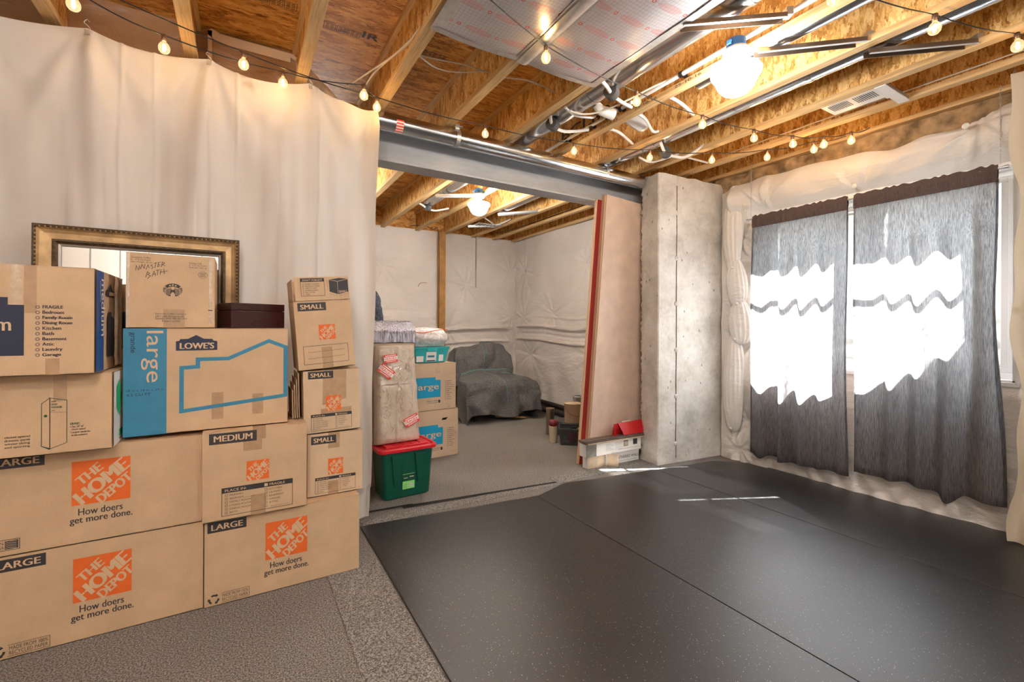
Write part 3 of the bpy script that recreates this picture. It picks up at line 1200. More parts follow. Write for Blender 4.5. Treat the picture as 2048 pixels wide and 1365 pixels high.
def build_pipes():
    t = thing('vent_pipe', 'long shiny galvanised pipe strapped along the front of the steel beam', 'pipe', (0, 3.285, 2.825))
    b = MB()
    r = 0.064
    b.tube([(0.60, 0, 0.004), (2.1, 0, 0.0), (3.62, 0, -0.008)], r, 'galvanised', 32, True)
    b.build('pipe_body', t)
    b = MB()
    for x in (2.02,):
        b.tube([(x - 0.012, 0, 0), (x + 0.012, 0, 0)], r + 0.003, 'galvanised', 32)
    b.build('pipe_collar', t)
    for x in (1.44, 2.98):
        b = MB()
        for k in range(15):
            a0, a1 = pi * (0.5 + k / 14 * 1.2), pi * (0.5 + (k + 1) / 14 * 1.2)
            q = r + 0.003
            V = []
            for a in (a0, a1):
                for dx in (-0.017, 0.017):
                    V.append((x + dx, cos(a) * q, sin(a) * q))
            b.add(V, [(0, 1, 3, 2)], 'hanger_metal')
        b.box(x - 0.017, x + 0.017, -0.03, -0.027, 0.04, 0.10, 'hanger_metal')
        b.box(x - 0.03, x + 0.03, -0.065, -0.02, 0.071, 0.075, 'hanger_metal')
        b.build('hanger_strap', t)
    b = MB()
    F_r = r + 0.001
    for k in range(10):
        a = pi * (0.95 + k * 0.05)
        b.add([(0.95 + dx, cos(a + da) * F_r, sin(a + da) * F_r) for dx, da in ((0, 0), (0.055, 0), (0.055, 0.16), (0, 0.16))], [(0, 1, 2, 3)], 'tag_white' if k % 2 else 'red_sticker')
    b.build('pipe_sticker', t)

    def duct(x, z, r, y0, y1, name, label, mat='galvanised', collars=()):
        t = thing(name, label, 'duct', (x, 0, z))
        b = MB()
        n = 10
        b.tube([(0, y0 + (y1 - y0) * i / n, 0) for i in range(n + 1)], r, mat, 36)
        b.build('duct_body', t)
        for c in collars:
            b = MB()
            b.tube([(0, c - 0.012, 0), (0, c + 0.012, 0)], r + 0.004, mat, 36)
            b.build('duct_collar', t)
        return t
    duct(2.12, 3.02, 0.092, -2.5, 5.7, 'round_duct', 'large round galvanised duct running between joists beside the foil panels', collars=(1.3, 2.45, 4.3, 5.1))
    duct(2.60, 2.985, 0.055, -2.5, 1.95, 'round_duct', 'galvanised duct tucked behind the joist that carries the globe lamp')
    duct(3.09, 2.985, 0.072, -2.5, 3.55, 'round_duct', 'galvanised duct right of the joist with the middle steel bracket', collars=(0.9, 1.5, 2.75))
    duct(3.10, 2.98, 0.06, 4.2, 5.5, 'round_duct', 'galvanised duct between joists in the next room beyond its globe lamp')


build_pillar()
build_beam()
build_pipes()


# ---------------------------------------------------------------- foil panels under the joists
def build_foil():
    for (x0, x1, lab) in ((0.850, 1.355, 'left foil-faced insulation panel with red grid stapled under the joists'), (1.405, 1.905, 'right foil-faced insulation panel with red grid stapled under the joists')):
        t = thing('foil_panel', lab, 'insulation', (x0, 0, 2.878), group='foil panels under the joists')
        w = x1 - x0

        def fn(u, v, w=w, x0=x0):
            x = w * u
            y = -2.5 + 4.71 * v
            z = -0.012 * sin(pi * u) + 0.004 * noise.noise(Vector((x * 7 + x0, y * 5, 0)))
            return (x, y, z)
        b = MB()
        b.grid(fn, 14, 90, 'foil_insulation')
        b.box(0.004, w - 0.004, -2.5, 2.205, 0.006, 0.018, 'tape_silver')
        b.build('foil_sheet', t)
        b = MB()

        def edge(a0, a1, y0, y1, ph):
            def g(u, v):
                x = a0 + (a1 - a0) * u + (0.010 * noise.noise(Vector((v * 22, ph, 0))) if u > 0.5 else 0)
                y = y0 + (y1 - y0) * v
                return (x, y, -0.012 * sin(pi * min(max(x / w, 0), 1)) - 0.0035 + 0.002 * noise.noise(Vector((x * 60, y * 18, ph))))
            b.grid(g, 4, 90, 'tape_silver')
        edge(-0.03, 0.028, -2.5, 2.21, 1.0 + x0)
        edge(w + 0.02, w - 0.028, -2.5, 2.21, 2.0 + x0)

        def g2(u, v):
            return (-0.01 + (w + 0.02) * u, 2.215 - 0.036 * v - 0.006 * noise.noise(Vector((u * 14, x0, 5))) * (v > 0.5), -0.012 * sin(pi * u) - 0.004)
        b.grid(g2, 30, 2, 'tape_silver')
        b.build('edge_tape', t)
    b = MB()

    def g(u, v):
        y = -2.5 + 4.72 * v
        return (1.345 + 0.07 * u, y, 2.868 - 0.006 * sin(pi * u) + 0.003 * noise.noise(Vector((u * 3, y * 8, 2))))
    b.grid(g, 5, 90, 'tape_silver')
    tag(b.build('seam_tape'), 'crumpled silver tape strip along the seam between the two foil panels', 'tape')


build_foil()

# ---------------------------------------------------------------- cables, pvc, brackets in the ceiling
CABLES = [
    ('c1', [(0.88, 2.67, 3.0), (0.942, 2.66, 3.0), (1.049, 2.644, 3.0), (1.204, 2.612, 3.0), (1.37, 2.613, 3.0)], 0.0045, 'straighter white cable crossing the bay beside the foil panels'),
    ('c2', [(0.88, 2.64, 2.98), (0.928, 2.647, 2.98), (1.029, 2.678, 2.965), (1.154, 2.654, 2.96), (1.33, 2.58, 2.98), (1.37, 2.60, 2.99)], 0.0045, 'sagging white cable crossing the bay beside the foil panels'),
    ('c3', [(1.42, 2.60, 3.0), (1.492, 2.605, 3.0), (1.622, 2.562, 3.0), (1.765, 2.564, 3.0), (1.898, 2.594, 3.0)], 0.0045, 'white cable crossing the bay right of the foil seam'),
    ('c4', [(0.858, 1.6, 3.02), (0.858, 2.151, 3.0), (0.835, 2.475, 3.0), (0.825, 2.611, 3.0), (0.744, 2.892, 3.0), (0.618, 3.262, 3.0)], 0.006, 'long cream cable hanging off the joist down behind the white cloth'),
    ('c4b', [(0.83, 2.55, 3.0), (0.806, 2.672, 3.0), (0.732, 3.033, 3.0), (0.700, 3.42, 2.96)], 0.006, 'short cream cable branching toward the bulbs at the cloth corner'),
    ('c5', [(2.018, 2.583, 2.9), (2.128, 2.576, 2.9), (2.227, 2.499, 2.91), (2.30, 2.319, 2.93), (2.36, 2.154, 2.96), (2.42, 1.947, 2.98), (2.43, 1.627, 2.98), (2.40, 1.566, 2.97)], 0.007, 'white cable looping under the big duct to the globe lamp'),
    ('c6', [(1.973, 2.582, 2.915), (2.105, 2.634, 2.91), (2.226, 2.606, 2.91), (2.301, 2.637, 2.95)], 0.009, 'bent white tube crossing below the middle of the big duct'),
    ('c9', [(2.512, 2.153, 2.955), (2.611, 2.15, 2.95), (2.75, 2.17, 2.94), (2.90, 2.22, 2.94)], 0.012, 'thick white tube crossing the bay right of the globe lamp'),
    ('c10', [(2.50, 2.767, 2.95), (2.638, 2.746, 2.95), (2.909, 2.844, 2.94)], 0.012, 'thick white tube crossing the bay beside the pillar end of the pipe'),
    ('c11', [(2.512, 2.432, 2.95), (2.638, 2.451, 2.94), (2.837, 2.557, 2.93), (2.90, 2.551, 2.94)], 0.012, 'thick white tube beside the white plastic flap between joists'),
    ('c13', [(3.06, 2.906, 2.87), (3.244, 2.922, 2.87), (3.46, 2.805, 2.95)], 0.010, 'white tube below the duct nearest the pillar'),
    ('c14', [(3.54, 2.803, 2.94), (3.88, 2.796, 2.94)], 0.010, 'short white tube in the bay before the pillar'),
    ('w7', [(4.00, 3.3, 2.95), (3.90, 2.734, 2.97), (3.86, 1.862, 2.96), (3.85, 0.74, 2.95), (3.85, -1.5, 2.95)], 0.005, 'thin tan cable running along the joist right of the vent'),
    ('rw', [(3.706, 6.789, 2.95), (3.80, 6.6, 2.94), (3.865, 5.6, 2.95), (3.865, 4.2, 2.95)], 0.005, 'thin dark cable along a joist in the next room'),
    ('bc3', [(3.0, 5.85, 2.93), (3.131, 5.892, 2.89), (3.30, 6.0, 2.88), (3.43, 5.80, 2.94)], 0.010, 'curved white tube between joists at the far end of the next room'),
]


def build_cables():
    for key, pts, r, lab in CABLES:
        b = MB()
        b.tube(pts, r, 'white_pvc' if r > 0.008 else ('white_cable' if key != 'rw' else 'black_cord'), 8, sub=6)
        tag(b.build('cable' if r < 0.008 else 'water_tube'), lab, 'cable' if r < 0.008 else 'tube', 'white cables and tubes between the joists')
    # tubes with a dark foam sleeve where they cross a duct
    for (cx, cy, cz, pts, lab) in (
            (2.115, 2.259, 2.918, [(1.965, 2.19, 2.92), (2.04, 2.22, 2.912), (2.115, 2.259, 2.905), (2.25, 2.31, 2.91), (2.40, 2.36, 2.93)], 'white tube through a round dark foam sleeve, near the foil corner'),
            (2.06, 2.849, 2.915, [(2.0, 2.80, 2.95), (2.06, 2.849, 2.905), (2.213, 2.895, 2.91), (2.40, 2.826, 2.94)], 'white tube through a dark foam sleeve at the far end of the big duct'),
            (3.16, 2.70, 2.87, [(3.03, 2.639, 2.90), (3.16, 2.70, 2.865), (3.33, 2.723, 2.87), (3.42, 2.68, 2.88), (3.46, 2.536, 2.94)], 'white tube through a dark foam sleeve under the duct nearest the pillar'),
            (2.10, 5.70, 2.915, [(1.96, 5.66, 2.94), (2.02, 5.69, 2.93), (2.10, 5.72, 2.905), (2.242, 5.80, 2.91), (2.40, 5.7, 2.94)], 'white tube through a foam sleeve on the duct in the next room')):
        t = thing('sleeved_tube', lab, 'tube', (0, 0, 0), group='tubes with dark foam sleeves')
        b = MB()
        b.tube(pts, 0.0125, 'white_pvc', 10, sub=6)
        b.build('tube', t)
        b = MB()
        b.tube([(cx - 0.028, cy - 0.012, cz - 0.002), (cx + 0.028, cy + 0.014, cz - 0.002)], 0.046, 'foam_sleeve', 20)
        b.build('foam_sleeve', t)
    t = thing('pvc_pipe', 'straight white plastic pipe clipped along the joist beside the globe lamp', 'pipe', (0, 0, 0))
    b = MB()
    b.tube([(2.405, 2.27, 2.965), (2.405, -2.4, 2.965)], 0.0145, 'white_pvc', 12)
    b.tube([(2.405, 2.36, 2.965), (2.405, 3.45, 2.965)], 0.0125, 'white_pvc', 12)
    b.build('pipe_body', t)
    for y in (0.95, 1.93, 2.47, 2.62, 2.80, 3.12):
        b = MB()
        b.tube([(2.405, y - 0.012, 2.965), (2.405, y + 0.012, 2.965)], 0.020, 'black_rubber', 12)
        b.box(2.42, 2.448, y - 0.012, y + 0.012, 2.955, 2.975, 'black_rubber')
        b.build('pipe_clip', t)
    b = MB()
    b.tube([(2.36, 2.55, 2.93), (2.36, 2.9, 2.95), (2.40, 3.4, 2.945)], 0.005, 'white_cable', 6)
    b.build('side_wire', t)
    # short white elbow / cap hanging on the duct
    b = MB()
    b.tube([(2.20, 2.52, 2.97), (2.26, 2.52, 2.935), (2.36, 2.50, 2.925)], [0.03, 0.035, 0.043], 'white_pvc', 20)
    tag(b.build('pipe_cap'), 'stubby white plastic pipe end beside the big duct', 'pipe fitting')
    b = MB()
    b.grid(lambda u, v: (2.56 + 0.24 * u - 0.03 * v, 2.46 + 0.10 * u + 0.22 * v * (1 - u * 0.7), 3.02 - 0.07 * u + 0.02 * sin(u * 3 + v * 2)), 8, 6, 'white_pvc')
    tag(b.build('plastic_flap', solid=0.004), 'loose white plastic flap between joists beside the white tubes', 'plastic sheet')

    def bracket(a, c, lab, mat='brown_metal', wd=0.045):
        a, c = Vector(a), Vector(c)
        d = (c - a)
        L = d.length
        xf = Matrix.Translation(a) @ d.to_track_quat('X', 'Z').to_matrix().to_4x4()
        t = thing('hanger_bracket', lab, 'bracket', (0, 0, 0), group='sheet metal brackets between the joists')
        b = MB()
        b.box(0, L, -wd / 2, wd / 2, -0.001, 0.001, mat, xf)
        b.box(0, L, -wd / 2 - 0.001, -wd / 2 + 0.001, -0.03, 0.0, mat, xf)
        b.box(0, L, wd / 2 - 0.001, wd / 2 + 0.001, -0.03, 0.0, mat, xf)
        b.box(0, L, -wd / 2 - 0.014, -wd / 2 + 0.001, -0.031, -0.029, 'hanger_metal', xf)
        b.build('channel', t)
        b = MB()
        b.box(L - 0.002, L + 0.03, -wd / 2, wd / 2, -0.012, 0.028, 'hanger_metal', xf)
        b.build('end_tab', t)
    bracket((1.915, 1.54, 2.895), (2.35, 1.26, 2.93), 'brown sheet metal bracket between the foil panel and the lamp joist')
    bracket((2.455, 1.475, 2.895), (2.93, 1.14, 2.935), 'brown sheet metal bracket just right of the globe lamp')
    bracket((2.985, 1.16, 2.895), (3.46, 0.84, 2.935), 'shiny sheet metal bracket crossing over the duct by the window side')
    bracket((1.965, 5.08, 2.905), (2.42, 4.90, 2.935), 'pale metal bracket holding the globe lamp of the next room', 'hanger_metal')
    bracket((3.02, 5.45, 2.90), (3.46, 5.12, 2.93), 'grey metal bracket between joists in the next room', 'hanger_metal')
    bracket((2.99, 6.35, 2.90), (3.46, 6.14, 2.93), 'metal bracket beside the small vent in the next room', 'hanger_metal')


build_cables()


def build_vents():
    t = thing('air_vent', 'white slotted air vent with a cross strap between joists', 'vent', (3.52, 1.33, 2.925))
    b = MB()
    b.box(0, 0.25, 0, 0.33, 0, 0.006, 'vent_white')
    b.box(0.0, 0.25, 0.0, 0.012, -0.014, 0.0, 'vent_white').box(0, 0.012, 0, 0.33, -0.010, 0, 'vent_white')
    b.build('vent_plate', t, 0.001)
    b = MB()
    F = Face(b, (0, 0, 0), (0, 1, 0), (1, 0, 0), (0, 0, -1), 0.001)
    for i in range(22):
        a = 0.03 + i * 0.0125
        if i in (10, 11):
            continue
        F.rect(a, 0.075, a + 0.0065, 0.185, 'vent_slot')
    b.build('vent_slots', t)
    b = MB()
    b.box(-0.02, 0.36, -0.075, -0.015, -0.032, -0.026, 'vent_white')
    b.box(-0.02, 0.36, -0.075, -0.072, -0.026, -0.006, 'hanger_metal')
    b.build('cross_strap', t, 0.001)
    t = thing('air_vent', 'small metal vent at the far end of the next room', 'vent', (3.05, 6.10, 2.90))
    b = MB()
    b.box(0, 0.36, 0, 0.20, 0, 0.006, 'vent_white')
    for i in range(6):
        b.box(0.03 + i * 0.05, 0.05 + i * 0.05, 0.03, 0.17, -0.004, 0, 'vent_slot')
    b.build('vent_plate', t)


build_vents()


# ---------------------------------------------------------------- ceiling lamps
def build_lamp(x, y, label, glow='opal_glow', boxm='blue_box'):
    t = thing('globe_lamp', label, 'ceiling lamp', (x, y, 2.885), group='opal globe lamps on the ceiling')
    b = MB()
    b.lathe([(0.0, 0.055), (0.048, 0.055), (0.05, 0.05), (0.052, 0.0), (0.0, 0.0)], boxm, 16)
    b.box(0.035, 0.070, -0.012, 0.012, 0.012, 0.035, boxm)
    b.box(-0.070, -0.035, -0.012, 0.012, 0.012, 0.035, boxm)
    b.build('junction_box', t, 0.002)
    b = MB()
    b.lathe([(0.0, 0.0), (0.066, 0.0), (0.070, -0.012), (0.068, -0.035), (0.055, -0.048), (0.0, -0.05)], 'white_pvc', 28)
    b.build('lamp_base', t)
    b = MB()
    b.lathe([(0.034, -0.046), (0.034, -0.080), (0.046, -0.094), (0.095, -0.102), (0.124, -0.112), (0.130, -0.125), (0.126, -0.140),
             (0.113, -0.155), (0.106, -0.172), (0.093, -0.203), (0.069, -0.231), (0.039, -0.246), (0.0, -0.252)], glow, 36)
    b.build('glass_globe', t)
    return t


build_lamp(2.345, 1.52, 'lit white globe lamp with blue junction box on the joist beside the foil panels')
build_lamp(2.36, 4.72, 'lit white globe lamp in the next room beyond the steel beam', 'opal_glow_warm')
# unseen globe lamps added for fill light, in the next room and behind the camera
build_lamp(0.755, 5.4, 'added white globe fill lamp in the next room, hidden behind the white cloth', 'opal_glow')
build_lamp(-0.344, 0.25, 'added unseen white globe fill lamp behind the photographer, nearest to the boxes', 'opal_glow_fill')
build_lamp(-0.927, -1.5, 'added unseen white globe fill lamp in the far left corner behind the photographer', 'opal_glow_fill')
build_lamp(1.985, -1.2, 'added unseen white globe fill lamp behind the photographer, nearest to the window wall', 'opal_glow_fill')

# ---------------------------------------------------------------- string lights
def build_strings():
    def s(p):
        return (p[0] * 1.0286, p[1] * 1.0286)
    A = [(-0.638, 2.684), (-0.343, 2.867), (0.198, 2.922), (0.631, 2.823)]
    B = [(0.002, 2.825), (0.737, 2.934), (1.515, 2.935), (2.269, 2.849), (2.891, 2.63), (3.375, 2.399), (3.702, 2.12), (3.852, 1.843)]
    Cc = [(1.354, 1.936), (2.1, 2.021), (2.727, 2.013), (3.246, 1.959), (3.601, 1.871), (3.812, 1.753), (3.904, 1.609)]
    D = [(2.152, 0.95), (2.77, 0.804), (3.292, 0.646)]
    runs = [('A', [(-1.3, 2.45)] + A + [(0.76, 2.94)], A, 'string of warm bulbs hanging low in front of the top of the white cloth'),
            ('B', [(-0.9, 2.45)] + B + [(3.95, 1.66)], B, 'string of warm bulbs running from the cloth along the pipe toward the window'),
            ('C', [(0.55, 1.62)] + Cc + [(3.93, 1.5)], Cc, 'string of warm bulbs crossing under the foil panels toward the window'),
            ('D', [(1.5, 1.15)] + D + [(3.85, 0.45)], D, 'string of warm bulbs at the ceiling between lamp and tan cloth')]
    rnd = random.Random(5)
    for key, cord, bulbs, lab in runs:
        t = thing('string_lights', lab, 'string lights', (0, 0, 0), group='warm bulb strings on the ceiling')
        b = MB()
        zc = 2.853
        P = [(*s(p), zc) for p in cord]
        Q = []
        for i in range(len(P) - 1):
            a, c = Vector(P[i]), Vector(P[i + 1])
            for k in range(8):
                f = k / 8
                q = a.lerp(c, f)
                q.z -= 0.016 * sin(pi * f)
                Q.append(q)
        Q.append(Vector(P[-1]))
        b.tube(Q, 0.0032, 'black_cord', 6)
        b.build('cord', t)
        for p in bulbs:
            x, y = s(p)
            b = MB()
            xf = Matrix.Translation((x, y, zc)) @ Matrix.Rotation(rnd.uniform(-0.06, 0.06), 4, 'X')
            b.lathe([(0.0, 0.006), (0.009, 0.005), (0.0125, 0.0), (0.0125, -0.026), (0.010, -0.030), (0.0, -0.030)], 'socket_metal', 12, xf)
            so = b.build('bulb_socket', t)
            b = MB()
            b.lathe([(0.009, -0.028), (0.011, -0.036), (0.019, -0.044), (0.0255, -0.058), (0.0265, -0.068), (0.024, -0.080), (0.016, -0.090), (0.006, -0.0945), (0.0, -0.095)], 'bulb_glass', 20, xf)
            b.lathe([(0.0, -0.045), (0.006, -0.048), (0.0075, -0.064), (0.006, -0.078), (0.0, -0.080)], 'filament', 8, xf)
            b.build('bulb', so)


build_strings()


# ---------------------------------------------------------------- drop cloth on the left
def build_cloths():
    hooks = [(-2.4, 2.93), (-1.75, 2.915), (-1.22, 2.86), (-0.693, 2.895), (-0.17, 2.895), (0.37, 2.905), (0.79, 2.828)]
    hx = [h[0] for h in hooks]
    t = thing('drop_cloth', 'large white canvas drop cloth hanging from the joists behind the boxes', 'cloth', (0, 3.165, 0))

    def top(x):
        for i in range(len(hooks) - 1):
            if hx[i] <= x <= hx[i + 1]:
                f = (x - hx[i]) / (hx[i + 1] - hx[i])
                sag = {3: 0.045, 4: 0.055, 2: 0.03, 5: 0.03}.get(i, 0.06)
                return hooks[i][1] + (hooks[i + 1][1] - hooks[i][1]) * f - sag * 4 * f * (1 - f) * (1 - 0.25 * (f - 0.5))
        return 2.85
    X0, X1 = -2.35, 0.79
    creases = [-0.56, -0.42, -0.16, -0.03, 0.42]

    def fn(u, v):
        x = X0 + (X1 - X0) * u
        zt = top(x)
        z = 0.033 + (zt - 0.033) * v
        dn = zt - z
        y = 0.0
        for (h, hz) in hooks:
            dx = x - h
            w = 0.02 + 0.16 * dn
            if abs(dx) < 0.6 and dn < 2.6:
                y -= 0.055 * exp(-(dx / w) ** 2) * min(1, dn / 0.12) * exp(-dn / 1.6)
                th = dx / (dn + 0.08)
                y += 0.026 * exp(-(th / 0.55) ** 2) * sin(th * 11 + h * 5) * min(1, dn / 0.2) * exp(-dn / 1.9)
        y += 0.034 * noise.noise(Vector((x * 5.0, z * 0.7, 0.0))) * min(1, dn * 1.2)
        y += 0.011 * noise.noise(Vector((x * 16.0, z * 1.3, 3.0))) * min(1, dn * 2)
        for k, c in enumerate(creases):
            q = x - c - 0.012 * noise.noise(Vector((z * 3, k * 3.3, 0)))
            y -= 0.010 * exp(-(q / 0.008) ** 2)
        # free right edge hangs in soft waves
        e = max(0, (x - 0.35) / 0.44)
        y += 0.020 * e * sin(x * 26 + z * 0.8)
        xx = x - 0.035 * e * (1 - v) + 0.006 * e * sin(z * 5)
        return (xx, y, z)
    b = MB()
    b.grid(fn, 420, 130, 'drop_cloth')
    b.build('cloth_panel', t)
    # hem along the free edge
    b = MB()

    def hem(u, v):
        p = fn(1.0 - 0.006 * (1 - u), v)
        return (p[0] + 0.001, p[1] - 0.003, p[2])
    b.grid(hem, 2, 130, 'drop_cloth')
    b.build('side_hem', t)
    for k, (h, hz) in enumerate(hooks[2:-1]):
        q = thing('cloth_hook', ('wire hook holding the white cloth at the ' + ['left end of the ceiling', 'joist left of the taped plastic', 'joist at the taped plastic sheet', 'joist above its right half'][k]), 'hook', (h, 3.135, hz), group='hooks holding up the white cloth')
        b = MB()
        pts = [(0, 0, -0.03), (0.012, 0, -0.015), (0, 0, 0.0), (-0.012, 0, 0.012), (0, 0, 0.03), (0.010, 0, 0.02)]
        b.tube(pts, 0.0022, 'clear_clip', 6, sub=5)
        b.box(-0.010, 0.010, -0.006, 0.006, -0.045, -0.025, 'clear_clip')
        b.build('hook_wire', q)
    # tan cloth at the right edge of the view, hung beside the window
    t = thing('drop_cloth', 'beige drop cloth hanging at the right end of the curtained window', 'cloth', (0, 0, 0))

    def fr(u, v):
        z = 0.03 + 2.86 * (1 - v)
        y = 0.80 - 1.6 * u
        x = 4.08 - 0.10 * (1 - v) + 0.06 * sin(u * 24 + 1.0 + 0.6 * sin(u * 9)) * (0.25 + 0.75 * v) + 0.02 * sin(u * 61)* (0.3 + 0.7 * v) + 0.015 * noise.noise(Vector((u * 9, z * 2, 1)))
        bl = exp(-(u / 0.10) ** 2)
        y += bl * (0.018 * sin(z * 5.2 + 0.4) + 0.012 * sin(z * 11))
        if v > 0.9:
            x -= 0.05 * (v - 0.9) / 0.1
            y += 0.02 * (v - 0.9) / 0.1 * (1 - u)
        sag = 0.05 * sin(pi * min(1, u * 1.2)) * (1 - v)
        return (x, y, z - sag)
    b = MB()
    b.grid(fr, 120, 120, 'tan_cloth')
    b.build('cloth_panel', t)
    b = MB()
    b.grid(lambda u, v: (lambda p: (p[0] - 0.006, p[1], p[2]))(fr(u, 0.492 + 0.012 * v)), 120, 2, 'tan_cloth')
    b.build('cross_hem', t)
    # chains holding the curtain rod and one hook
    for (x, y, z0, z1, lab) in ((4.20, 2.56, 2.40, 2.93, 'thin chain holding the left end of the curtain rod'), (4.20, 0.895, 2.41, 2.93, 'thin chain holding the right end of the curtain rod'),
                                (4.02, 0.80, 2.80, 2.93, 'short chain at the top corner of the beige cloth')):
        b = MB()
        n = int((z1 - z0) / 0.016)
        for i in range(n):
            zc = z0 + 0.016 * i + 0.008
            ex = Vector((1, 0, 0)) if i % 2 else Vector((0, 1, 0))
            pts = [Vector((x, y, zc)) + ex * 0.0045 * cos(a) + Vector((0, 0, 0.010)) * sin(a) for a in [2 * pi * k / 8 for k in range(9)]]
            b.tube(pts, 0.0013, 'hanger_metal', 4)
        tag(b.build('hanging_chain'), lab, 'chain')


build_cloths()


# ---------------------------------------------------------------- curtains
def build_curtains():
    t = thing('curtain_rod', 'thin metal rod over the window, threaded through two dark curtains', 'rod', (4.20, 1.73, 2.385))
    b = MB()
    b.tube([(0, -0.85, 0), (0, 0.85, 0)], 0.008, 'hanger_metal', 10)
    b.build('rod_bar', t)
    for y in (-0.862, 0.862):
        b = MB()
        b.tube([(0, y - 0.012, 0), (0, y + 0.012, 0)], 0.012, 'hanger_metal', 10)
        b.build('rod_end', t)
    folds_l = [(0.07, .5), (0.16, 1.1), (0.29, .8), (0.40, 1.2), (0.52, .8), (0.63, 1.0), (0.79, .9), (0.92, .8)]
    specs = ((1.750, 2.545, 2.59, 0.15, 'left', 11.0), (0.905, 1.708, 0.865, 0.20, 'right', 4.0))
    for (ya, yb, yedge, zb, side, sd) in specs:
        o = thing('curtain', 'dark grey linen curtain, ' + ('the one nearer the concrete pillar' if side == 'left' else 'the one beside the beige cloth'), 'curtain', (4.20, 0, 0), group='dark linen curtains over the window')
        w = yb - ya

        def depth(y, z, amp=1.0):
            k = (y - ya) / w
            top = min(1, max(0, (z - 1.98) / 0.30))
            low = 1 - top
            d = 0.026 * sin(k * 2 * pi * 4.3 + sd + 0.5 * sin(z * 0.9) + 1.4 * sin(k * 5 + sd)) * low
            d += 0.045 * noise.noise(Vector((y * 7.5 + sd, z * 0.35, sd))) * low
            d += 0.024 * noise.noise(Vector((y * 17 + sd, z * 0.5, sd + 3))) * (0.3 + 0.7 * low)
            d += 0.012 * sin(y * 150 + 3 * noise.noise(Vector((y * 20, sd, 0)))) * max(0, (z - 2.05) / 0.33) ** 1.5 * 0.7
            # one deep fold that comes forward toward the hem
            c = ya + w * (0.30 if side == 'right' else 0.62)
            d -= 0.05 * exp(-((y - c) / 0.035) ** 2) * (1 - z / 2.4)
            d += 0.02 * (1 - z / 2.4) * sin(y * 9 + sd)
            gap = (y - ya) if side == 'left' else (yb - y)
            d *= min(1, max(0.06, gap / 0.14)) * (0.15 + 0.85 * low)
            return d

        def fn(u, v):
            z = zb + 0.03 * noise.noise(Vector((u * 4, sd, 0))) + (2.318 - zb) * v
            y = ya + w * u
            if side == 'left' and u > 0.9:
                y += (yedge - yb) * (1 - v) * (u - 0.9) / 0.1
            if side == 'right' and u < 0.1:
                y += (yedge - ya) * max(0, 1 - v * 1.6) * (0.1 - u) / 0.1
            y += 0.010 * sin(z * 2.3 + sd) * (1 - v) + 0.004 * sin(y * 60 + z * 3)
            zz = z - (0.05 * (1 - v) * (exp(-((u - 0.3) / 0.05) ** 2) if side == 'right' else exp(-((u - 0.9) / 0.06) ** 2)))
            return (depth(y, z), y, zz)
        b = MB()
        b.grid(fn, 300, 110, 'dark_linen')
        b.build('curtain_panel', o)
        b = MB()

        def hd(sgn):
            def f(u, v):
                y = ya + w * u
                g = sin(y * 88 + 2.2 * sin(y * 23 + sd)) * 0.6 + 0.6 * noise.noise(Vector((y * 30, sd, 2)))
                z = 2.300 + (0.115 + 0.010 * g) * v
                rr = 0.013 * sin(pi * min(1, max(0, (v - 0.12) / 0.80))) + 0.0015 if v < 0.93 else 0.0015
                return (0.007 * g * (0.3 + 0.7 * abs(v - 0.5) * 2) + sgn * rr - (0.007 if sgn < 0 and v < 0.3 else 0), y, z)
            return f
        b.grid(hd(-1), 300, 8, 'linen_header')
        b.grid(hd(1), 300, 8, 'linen_header')
        b.build('curtain_header', o)
        # stitched hems
        b = MB()
        b.grid(lambda u, v: (lambda p: (p[0] - 0.0025, p[1], p[2]))(fn(u, v * 0.022)), 300, 3, 'dark_linen')
        b.grid(lambda u, v: (lambda p: (p[0] - 0.0025, p[1], p[2]))(fn(u * 0.016, v)), 2, 110, 'dark_linen')
        b.grid(lambda u, v: (lambda p: (p[0] - 0.0025, p[1], p[2]))(fn(1 - u * 0.016, v)), 2, 110, 'dark_linen')
        b.build('stitched_hem', o)


build_curtains()


